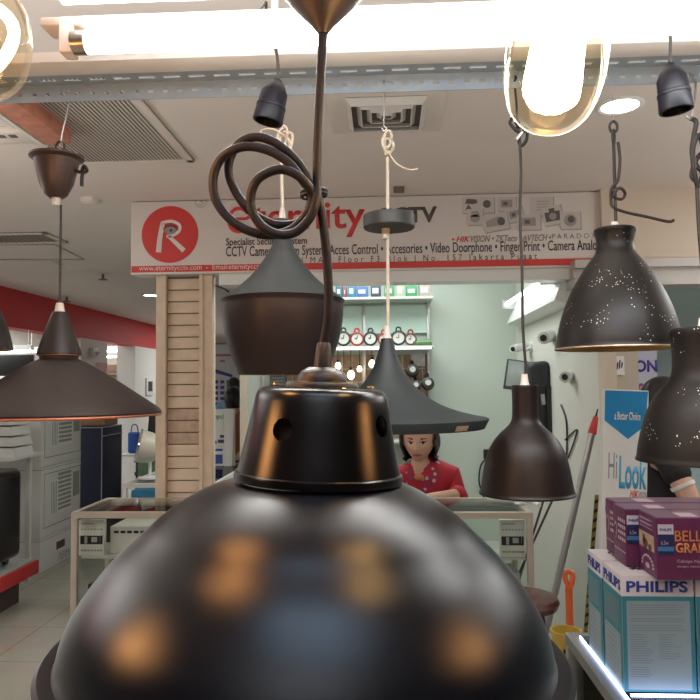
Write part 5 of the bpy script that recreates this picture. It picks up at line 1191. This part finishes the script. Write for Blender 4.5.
c = at(283, 135, Y); k = B(); tube(k, [c, c+Vector((-.02, 0, .012)), c+Vector((-.042, 0, .010)), c+Vector((-.048, 0, -.006))], .002, 8, smooth=5); tube(k, [c+Vector((.0, 0, .006)), c+Vector((.018, 0, 0)), c+Vector((.014, 0, -.03)), c+Vector((.006, 0, -.05))], .003, 8, smooth=5); obj('cord_tail', k, ROPE, kn)
hookup(t, 281, 95, 127, Y)
# --- flared pendant
Y = PY; cx = 388
p0 = at(cx, 430, Y); t = thing('flared_pendant', 'grey-black trumpet-flared pendant with milky cord and disc canopy, above the seated person', 'pendant lamp', (p0.x, Y, p0.z))
pr = smooth_prof(prof_from(cx, Y, [(6, 338.5), (7, 344), (9.2, 352), (12.5, 362), (17, 372), (23, 381), (31, 390), (41, 398), (54, 405.5), (70, 411.5), (86, 415.5), (97, 417.5)]), 3) + prof_from(cx, Y, [(99.3, 418.6), (99.3, 419.8), (95, 428), (93.5, 428.2)])
o = shade(t, p0.x, Y, pr, GREYB, GOLD, seg=96)
pt = prof_from(cx, Y, [(98, 422), (95.5, 427)])
s_ = bmesh.new(); a0 = R(-52)
vs = []
for j in range(7):
    a_ = a0 + j*R(1.6)
    vs.append([s_.verts.new((p0.x + (r+.0008)*math.cos(a_), Y + (r+.0008)*math.sin(a_), z)) for r, z in pt])
for a, b_ in zip(vs, vs[1:]): s_.faces.new((a[0], b_[0], b_[1], a[1]))
bmesh.ops.solidify(s_, geom=s_.faces[:], thickness=.0006)
obj('price_sticker', s_, mat('sticker_tan', (.70, .50, .36), .5, noise=.2, nscale=60), o)
T = Matrix.Translation((p0.x, Y, 0))
obj('ferrule', lathe(B(), [(0, at(cx, 326, Y).z)] + prof_from(cx, Y, [(2.4, 326), (3.6, 335), (4.8, 338), (5.4, 340)]) + [(0, at(cx, 340, Y).z)], 20, T), FER, t)
obj('cord', tube(B(), [at(387.5, 157, Y), at(388, 327, Y)], .0033, 10), ROPE, t)
cn = at(389, 221, Y); TC = Matrix.Translation((cn.x, Y, 0))
can = obj('canopy', lathe(B(), [(0, at(389, 215, Y).z)] + prof_from(389, Y, [(25.2, 215), (26, 216), (26, 227.5), (25, 228.6)]) + [(0, at(389, 228.6, Y).z)], 56, TC), mat('slate_canopy', (.030, .034, .034), .45, noise=.08), t)
obj('cord_grip', lathe(B(), [(0, at(388, 227, Y).z)] + prof_from(388, Y, [(4, 227), (4.2, 233), (3.4, 234), (3.6, 239)]) + [(0, at(388, 239, Y).z)], 16, T), ROPE, can)
obj('canopy_screws', lathe(B(), [(0, -.0012), (.0016, -.0012), (.0018, 0)], 10, Matrix.Translation((cn.x+.02, Y-.043, at(389, 221, Y).z)) @ Matrix.Rotation(R(90), 4, 'X')), BLK, can)
knot(t, 387.5, 143, Y, 1.0)
hookup(t, 384, 92, 128, Y)
# --- small bell pendant
Y = PY; cx = 527
p0 = at(cx, 494, Y); t = thing('small_bell_pendant', 'small dark maroon-black bell pendant with narrow neck, over the right end of the counter', 'pendant lamp', (p0.x, Y, p0.z))
pr = prof_from(cx, Y, [(12.4, 385), (13.1, 386)]) + smooth_prof(prof_from(cx, Y, [(13.1, 387), (12.7, 400), (13.0, 415), (14.6, 422), (19, 427.5), (26, 434), (33, 443), (38.5, 455), (42, 470), (44.3, 484), (45.5, 491)]), 3) + prof_from(cx, Y, [(46.8, 492.5), (46.8, 494), (45.6, 494.2)])
o = shade(t, p0.x, Y, pr, BLK2, COPPER)
T = Matrix.Translation((p0.x, Y, 0))
obj('ferrule', lathe(B(), [(0, at(cx, 374, Y).z)] + prof_from(cx, Y, [(3, 374), (4, 383), (5.6, 386)]) + [(0, at(cx, 386, Y).z)], 20, T), FER, t)
obj('cord', tube(B(), [at(*q, Y) for q in ((519, 128), (521, 170), (520, 215), (522, 270), (523, 330), (526.6, 375))], .0028, 10, smooth=8), WIRE, t)
k = B(); c = at(520, 133, Y); q = lambda a, b_, d=0: c + Vector((a*.001, d*.001, b_*.001))
tube(k, [q(-10, 34), q(-18, 22, 3), q(-10, 6, -4), q(4, 0), q(14, 10, 3), q(12, -14), q(2, -24, 3), q(-2, -8), q(8, 6, -5), q(-2, 14, 4), q(-8, 4)], .0034, 8, smooth=6)
obj('cord_knot', k, BLK, t); obj('steel_clip', tube(B(), [q(-8, -14, -4), q(0, -4, -4), q(6, 2, -4)], .003, 8), STEEL, t)
hookup(t, 517, 92, 122, Y, BLK, .0022)
# --- large bell pendant
Y = PY + .02; cx = 618
p0 = at(cx, 350, Y); t = thing('large_bell_pendant', 'large chipped black bell pendant with gold inside, upper right', 'pendant lamp', (p0.x, Y, p0.z))
pr = prof_from(cx, Y, [(19, 228.6), (20.3, 229.5), (20.3, 232)]) + smooth_prof(prof_from(cx, Y, [(19.8, 233), (18, 241), (18, 247), (20, 254), (26, 262), (35, 275), (43.5, 290), (50.5, 306), (55.5, 322), (59, 338), (60, 346)]), 3) + prof_from(cx, Y, [(61, 348.2)])
o = shade(t, p0.x, Y, pr, BLACKM, GOLD, seg=80)
pp = prof_from(cx, Y, [(61.2, 347.6), (61.6, 348.6), (61, 349.4), (59.8, 349)]); obj('rim_bead', lathe(B(), pp + [pp[0]], 80, Matrix.Translation((p0.x, Y, 0))), mat('worn_rim', (.45, .36, .28), .4, .5, noise=.4, nscale=60), o)
T = Matrix.Translation((p0.x, Y, 0))
obj('ferrule', lathe(B(), [(0, at(cx, 222, Y).z)] + prof_from(cx, Y, [(3, 222), (4.5, 227), (5, 230)]) + [(0, at(cx, 230, Y).z)], 20, T), FER, t)
obj('cord', tube(B(), [at(*q, Y) for q in ((613.5, 137), (614.5, 175), (616, 224))], .0032, 10, smooth=6), WIRE, t)
k = B(); q = lambda x, y, d=0: at(x, y, Y+d)
tube(k, [q(618, 142), q(620, 160, .004), q(618, 180, -.004), q(612, 188, -.006), (q(611, 200)), q(613, 207, -.005), q(625, 212), q(648, 217), q(668, 221.5), q(674, 220)], .0030, 8, smooth=6)
tube(k, [q(612, 192, -.006), q(620, 188, -.008), q(625, 193, .004), q(622, 199, .006), q(614, 197, -.006), q(617, 189, -.009)], .0030, 8, smooth=5)
obj('loose_cord', k, WIRE, t)
k = B()
for cz, hh in ((127, .011), (137, .014)):
    c = at(613.5, cz, Y); tube(k, [c + Vector((.0075*math.cos(a*math.pi/6)*(1 if cz < 130 else .5), .0075*math.cos(a*math.pi/6)*(0 if cz < 130 else .8), hh*math.sin(a*math.pi/6))) for a in range(12)], .0028, 8, closed=True)
obj('chain_link', k, WIRE, t)
ca = at(612, 88, BY); k = B()
c2 = at(613.5, 120, Y)
for q_ in range(12):
    s_ = bmesh.new(); bmesh.ops.create_icosphere(s_, subdivisions=1, radius=.0016); s_.transform(Matrix.Translation(Vector((ca.x, BY-.003, bz0+.010)).lerp(c2, q_/11))); merge(k, s_)
cyl(k, Vector((ca.x, BY-.003, bz0+.012)), c2, .0006, seg=6)
obj('ball_chain', k, STEEL, t)
# --- right speckled bell pendant
Y = PY - .14; cx = 707
p0 = at(cx, 465, Y); t = thing('speckled_bell_pendant', 'speckled black bell pendant cut off by the right frame edge', 'pendant lamp', (p0.x, Y, p0.z))
pr = prof_from(cx, Y, [(28, 328), (30.5, 330), (31, 333)]) + smooth_prof(prof_from(cx, Y, [(30.5, 336), (29, 352), (29.5, 370), (33, 380), (40, 388), (48, 399), (55, 413), (60, 430), (63.5, 446), (65, 457)]), 3) + prof_from(cx, Y, [(66.3, 459.5), (66.3, 461), (65, 461.3)])
o = shade(t, p0.x, Y, pr, flecked('speckled_black_paint', (.009, .007, .007), .48, (.75, .72, .66), 150, .55, .3), GOLD, seg=80)
T = Matrix.Translation((p0.x, Y, 0))
obj('ferrule', lathe(B(), [(0, at(cx, 318, Y).z)] + prof_from(cx, Y, [(3, 318), (4.5, 326), (5, 330)]) + [(0, at(cx, 330, Y).z)], 20, T), FER, t)
obj('cord', tube(B(), [at(*q, Y) for q in ((697, 185), (700, 240), (cx, 319))], .0034, 10, smooth=6), WIRE, t)
k = B(); q = lambda x, y, d=0: at(x, y, Y+d)
tube(k, [q(690, 118), q(696, 122), q(694, 135), q(692, 152), q(696, 165), q(702, 172), q(700, 182), q(692, 176), q(696, 160, .01), q(703, 150), q(699, 135), q(693, 148, -.01), q(694, 170, -.01), q(698, 188)], .0042, 8, smooth=6)
obj('cord_knot', k, WIRE, t)
a = at(691, 84, BY); obj('hook', tube(B(), [(a.x, BY+.004, bz0+.006), (a.x, BY-.008, bz0+.016), (a.x, BY-.02, bz0-.01), q(693, 112), q(690, 119), q(686, 116)], .0022, 8, smooth=6), STEEL, t)
# --- partial bell at far left
Y = PY; cx = -36
p0 = at(cx, 352, Y); t = thing('edge_bell_pendant', 'dark bell pendant of which only the right shoulder shows at the left frame edge', 'pendant lamp', (p0.x, Y, p0.z))
pr = smooth_prof(prof_from(cx, Y, [(14, 250), (15, 272), (24, 292), (34, 312), (40, 328), (43.5, 342), (45, 350)]), 3)
o = shade(t, p0.x, Y, pr, BROWNM, GOLD)
obj('cord', tube(B(), [(p0.x, Y, at(cx, 251, Y).z), (p0.x, Y, bz0+.012)], .003, 10), WIRE, t)
obj('hook', tube(B(), [(p0.x, Y, bz0-.01), (p0.x, BY-.004, bz0+.016), (p0.x, BY+.004, bz0+.018)], .0022, 8, smooth=4), STEEL, t)
# --- bare lamp sockets
def socket(label, pts_cord, c_top, c_bot, r, Y, m, lit=None):
    a, c = at(*c_top, Y), at(*c_bot, Y); t = thing('lamp_socket', label, 'lamp socket', tuple(c), group='bare bulb sockets on wires'); L = (a-c); M = Matrix.Translation(c) @ L.to_track_quat('Z', 'Y').to_matrix().to_4x4(); h = L.length
    obj('body', lathe(B(), [(0, h), (r*.28, h), (r*.34, h*.94), (r*.62, h*.86), (r*.9, h*.68), (r*.94, h*.40), (r*1.0, h*.38), (r*1.0, h*.33), (r*.97, h*.32), (r*1.03, h*.04), (r*1.0, 0), (r*.84, 0), (r*.80, h*.3), (0, h*.32)], 40, M), m, t)
    obj('contact', lathe(B(), [(0, h*.29), (r*.45, h*.28), (r*.5, h*.31)], 20, M), mat('copper_contact', (.70, .28, .10), .3, .8), t)
    obj('cord', tube(B(), [at(*q_, Y) for q_ in pts_cord[:-1]] + [tuple(a)], .0024 if Y > 1 else .0022, 8, smooth=6), WIRE, t)
    obj('cord_hook', tube(B(), [at(*pts_cord[0], Y), Vector((at(*pts_cord[0], Y).x, ty+.027, b1+.002))], .0018, 6), WIRE, t)
    return t
SB = mat('bakelite_blue_black', (.005, .006, .011), .42, noise=.06, spec=.22)
socket('black bulb socket hanging on a thin wire above the cable coil', [(266, 2), (267, 20), (270, 34), (275, 46), (278, 64), (277.5, 80)], (277.5, 80), (267.5, 122), .0222, 1.02, SB)
socket('grey-black bulb socket hanging on a thin wire at the upper right', [(671, 1), (669, 20), (670.5, 40), (669.5, 66)], (669.5, 64), (676.5, 111), .0218, .96, SB)
# ================================================================== BULBS
AMB = sheet_glass('amber_glass', (1.0, .95, .83), .12, .03, .45)
def filament_mat(e): return mat('filament_%d' % e, (1, .8, .5), .4, emit=e, ecol=(1, .64, .28), noise=0)
def st_bulb(name, label, tip, up, s, e, group=None):
    tip, up = Vector(tip), Vector(up).normalized(); M = Matrix.Translation(tip) @ up.to_track_quat('Z', 'Y').to_matrix().to_4x4() @ Matrix.Scale(s, 4)
    t = thing(name, label, 'light bulb', tuple(tip), group=group)
    pr = smooth_prof([(0, 0), (.008, .0006), (.017, .0045), (.0255, .014), (.0305, .030), (.032, .046), (.0305, .062), (.026, .082), (.020, .100), (.0155, .114), (.0135, .122)], 5)
    obj('envelope', lathe(B(), pr, 56, M), AMB, t)
    k = B()
    for i in range(8):
        a_ = 2*math.pi*i/8; c, s_ = math.cos(a_), math.sin(a_)
        tube(k, [M @ Vector((.003*c, .003*s_, .017)), M @ Vector((.0115*c, .0115*s_, .021)), M @ Vector((.0140*c, .0140*s_, .034)), M @ Vector((.0095*c, .0095*s_, .100))], .0042*s, 8, smooth=3)
    obj('filament', k, filament_mat(e), t)
    k = B(); tube(k, [M @ Vector((0, 0, .018)), M @ Vector((0, 0, .118))], .003*s, 8); tube(k, [M @ Vector((.014*math.cos(a*math.pi/4), .014*math.sin(a*math.pi/4), .026)) for a in range(8)], .0012*s, 6, closed=True); tube(k, [M @ Vector((.0095*math.cos(a*math.pi/4), .0095*math.sin(a*math.pi/4), .096)) for a in range(8)], .0012*s, 6, closed=True)
    obj('stem', k, mat('stem_metal', (.6, .55, .45), .3, .5), t)
    obj('screw_base', lathe(B(), [(.0, .121), (.0135, .121), (.0135, .148), (.006, .152), (0, .152)], 32, M), mat('brass_screw', (.55, .42, .2), .3, .9), t)
    obj('socket', lathe(B(), [(0, .124), (.0165, .124), (.018, .132), (.018, .165), (.010, .178), (0, .178)], 32, M), BLK, t)
    top = M @ Vector((0, 0, .176)); obj('cord', tube(B(), [top, Vector((top.x, top.y, CEIL))], .003, 8), WIRE, t)
    l = bpy.data.lights.new('bulb_glow', 'POINT'); l.energy = .7; l.color = (1, .44, .14); l.shadow_soft_size = .02
    lo = bpy.data.objects.new('bulb_glow', l); lo.location = M @ Vector((0, 0, .06)); COL.objects.link(lo)
    return t
bt = at(545, 132, .47); bu = at(556, 60, .47) - bt
st_bulb('filament_bulb', 'big glowing amber filament bulb hanging at the upper right, close to the lens', bt, bu, 1.07, 60)
def bulb_light(p, e):
    l = bpy.data.lights.new('bulb_glow', 'POINT'); l.energy = e; l.color = (1, .44, .14); l.shadow_soft_size = .022
    lo = bpy.data.objects.new('bulb_glow', l); lo.location = p; COL.objects.link(lo)
bulb_light((-.70, .40, 1.77), 5.5); bulb_light((.56, .48, 1.74), 2.9); bulb_light(at(-18, 40, .46), 3.3)
# ring bulb at upper left
rc = at(-18, 40, .46)
t = thing('loop_filament_bulb', 'glowing orange-white loop bulb cut off by the upper left frame edge', 'light bulb', tuple(rc))
k = B(); tube(k, [rc + Vector((.0224*math.cos(a*math.pi/12), .004*math.sin(a*math.pi/6), .0258*math.sin(a*math.pi/12))) for a in range(24)], .0040, 10, closed=True)
obj('filament', k, mat('loop_glow', (1, .85, .6), .4, emit=10, ecol=(1, .60, .30), noise=0), t)
obj('envelope', lathe(B(), smooth_prof([(0, -.041), (.014, -.039), (.027, -.025), (.032, -.004), (.030, .018), (.020, .038), (.0145, .050)], 4), 40, Matrix.Translation(rc)), AMB, t)
obj('socket', lathe(B(), [(0, .046), (.0165, .048), (.018, .056), (.018, .09), (.010, .10), (0, .10)], 32, Matrix.Translation(rc)), BLK, t)
obj('cord', tube(B(), [rc + Vector((0, 0, .098)), Vector((rc.x, rc.y, CEIL))], .003, 8), WIRE, t)
# ================================================================== BIG FOREGROUND LAMP
DY = .60; rp = at(322, 388, DY)
t = thing('dome_pendant', 'huge glossy black industrial dome pendant filling the foreground', 'pendant lamp', tuple(rp), (0, R(2.6), 0))
GB = enamel('gloss_black_enamel', (.002, .003, .006), .34, 1.41)
def lt(name, prof, m, par=None, seg=128, angle=40): return obj(name, lathe(B(), prof, seg), m, par or t, world=False, angle=angle)
dome = [(.060, -.0785)] + smooth_prof([(.0725, -.0790), (.084, -.0825), (.0985, -.0895), (.1150, -.0995), (.1280, -.1095), (.1400, -.1210), (.1555, -.1350), (.1675, -.1480), (.1800, -.1640), (.1895, -.1795), (.1965, -.1960), (.2000, -.2125)], 4)
rim = [(.2012, -.2145), (.2040, -.2145), (.2110, -.2155), (.2145, -.2195), (.2145, -.2280), (.2110, -.2325)]
DM = Matrix.Translation((-.0050, 0, -.080)) @ Matrix.Rotation(R(-1.2), 4, 'Y') @ Matrix.Translation((0, 0, .079))
dm = obj('shade', lathe(B(), dome + rim, 160, DM), GB, t, world=False, angle=40)
obj('lining', lathe(B(), [(.060, -.081)] + [(r-.003, z-.0015) for r, z in dome[1:]] + [(.2012, -.217), (.2110, -.2323)], 128, DM), mat('white_lining', (.5, .5, .48), .5), dm, world=False, angle=40)
# gear housing with vent holes
hp = [(.0, .0005)] + smooth_prof([(.046, 0), (.0515, -.0012), (.0550, -.0045), (.0572, -.0110)], 3) + [(.0605, -.030), (.0645, -.050), (.0685, -.068), (.0690, -.0705), (.0712, -.0715), (.0718, -.0745), (.0712, -.0778), (.062, -.0785)]
hb = lathe(bmesh.new(), hp + [(r-.0016, z) for r, z in hp[::-1][:-1]] + [(0, -.0015)], 96)
bmesh.ops.recalc_face_normals(hb, faces=hb.faces[:])
hm = bpy.data.meshes.new('h'); hb.to_mesh(hm); ho = bpy.data.objects.new('h', hm); COL.objects.link(ho)
cb = bmesh.new()
for az, hz_ in ((-114, -.033), (-29, -.029), (61, -.033), (151, -.033)):
    M = Matrix.Rotation(R(az), 4, 'Z') @ Matrix.Translation((.062, 0, hz_)) @ Matrix.Rotation(R(90), 4, 'Y')
    c_ = bmesh.new(); bmesh.ops.create_cone(c_, cap_ends=True, segments=36, radius1=.0088, radius2=.0088, depth=.03); c_.transform(M); merge(cb, c_)
cm_ = bpy.data.meshes.new('c'); cb.to_mesh(cm_); cb.free(); co = bpy.data.objects.new('c', cm_); COL.objects.link(co)
mo = ho.modifiers.new('b', 'BOOLEAN'); mo.object = co; mo.operation = 'DIFFERENCE'; mo.solver = 'EXACT'
dg = bpy.context.evaluated_depsgraph_get(); rm_ = bpy.data.meshes.new_from_object(ho.evaluated_get(dg)); hb.free(); hb = bmesh.new(); hb.from_mesh(rm_)
bpy.data.objects.remove(ho); bpy.data.objects.remove(co)
housing = obj('housing', hb, enamel('housing_black_enamel', (.003, .0025, .003), .30, 1.43), t, world=False, angle=30)
lt('inner_socket', [(0, -.006), (.044, -.006), (.048, -.06), (0, -.06)], mat('brown_socket', (.12, .07, .05), .5), housing, 32)
lt('top_plate', [(0, .006), (.030, .005), (.0312, .003), (.0312, .0008), (0, .0006)], enamel('top_cap_enamel', (.010, .008, .008), .45), None, 72)
lt('top_dome', [(0, .0185), (.012, .0175), (.0185, .014), (.0205, .0105), (.0210, .0075), (.0212, .0055), (0, .0055)], MATS['top_cap_enamel'], None, 72)
lt('cord_grip', [(0, .039), (.0052, .039), (.0062, .036), (.0078, .020), (.0078, .0175), (0, .0175)], mat('grip_brown', (.018, .014, .014), .4, noise=.05), None, 40)
for a_ in (R(-20), R(160)):
    b_ = lathe(B(), [(0, .0), (.0028, -.0002), (.003, -.0018)], 14, Matrix.Translation((.052*math.cos(a_)*.86, .052*math.sin(a_)*.86, .0032))); obj('screw', b_, mat('gold_screw', (.6, .4, .15), .3, .8), housing, world=False)
# canopy, cable, coil
CAB = mat('brown_black_cable', (.012, .011, .015), .5, noise=.06, nscale=10, spec=.25)
cyy = .585; cp = at(323, 34, cyy)
Tc = Matrix.Translation(cp)
pc = [(0, 0), (.0042, 0), (.0055, .002), (.0100, .008), (.0270, .026), (.0400, .042), (.0500, .060), (.0505, .064), (0, .064)]
can = obj('canopy', lathe(B(), pc, 64, Tc), mat('canopy_purple_black', (.030, .022, .026), .4, noise=.05), t)
obj('suspension', tube(B(), [cp + Vector((0, 0, .063)), Vector((cp.x, cp.y, CEIL))], .003, 8), STEEL, can)
Mr = ROOT[t.name]; g0 = Mr @ Vector((0, 0, .038))
obj('cord', tube(B(), [at(323, 35, cyy), at(320, 90, .587), at(317.5, 150, .588), at(317.5, 190, .588), at(322, 215, .59), at(327, 260, .595), at(328.5, 310, .598), g0], .0040, 14, smooth=10), CAB, t)
def Z4(pts, Y): return [at(200+x/4.375, 100+y/4.375, Y+d*.001) for x, y, d in pts]
k = B()
coil = Z4([(500, 392, 4), (485, 385, 2), (440, 290, 0), (350, 200, -2), (250, 162, -2), (165, 195, 0), (125, 290, 2), (150, 390, 6), (225, 490, 8), (330, 545, 10), (430, 535, 8), (478, 470, 4), (485, 410, 0),
           (440, 340, -6), (380, 268, -8), (290, 218, -8), (190, 205, -8), (100, 248, -6), (58, 340, -4), (75, 450, -2), (160, 545, 0), (280, 590, 0), (390, 572, 0), (465, 500, -2), (492, 420, -6),
           (440, 340, -14), (350, 304, -14), (255, 345, -14), (222, 430, -12), (245, 520, -10), (320, 582, -10), (410, 582, -8), (478, 520, -8), (508, 440, -8), (512, 380, -6)], .585)
tube(k, coil, .0039, 14, smooth=8)
cc = obj('cord_coil', k, CAB, t)
tc_ = at(314, 193.5, .588)
k = B(); 
for dz in (-.0015, .0015): tube(k, [tc_ + Vector((.0105*math.cos(a*math.pi/8), .011*math.sin(a*math.pi/8) + .0, dz+.001*math.cos(a*math.pi/8))) for a in range(16)], .0016, 8, closed=True)
obj('cable_tie', k, CAB, cc)
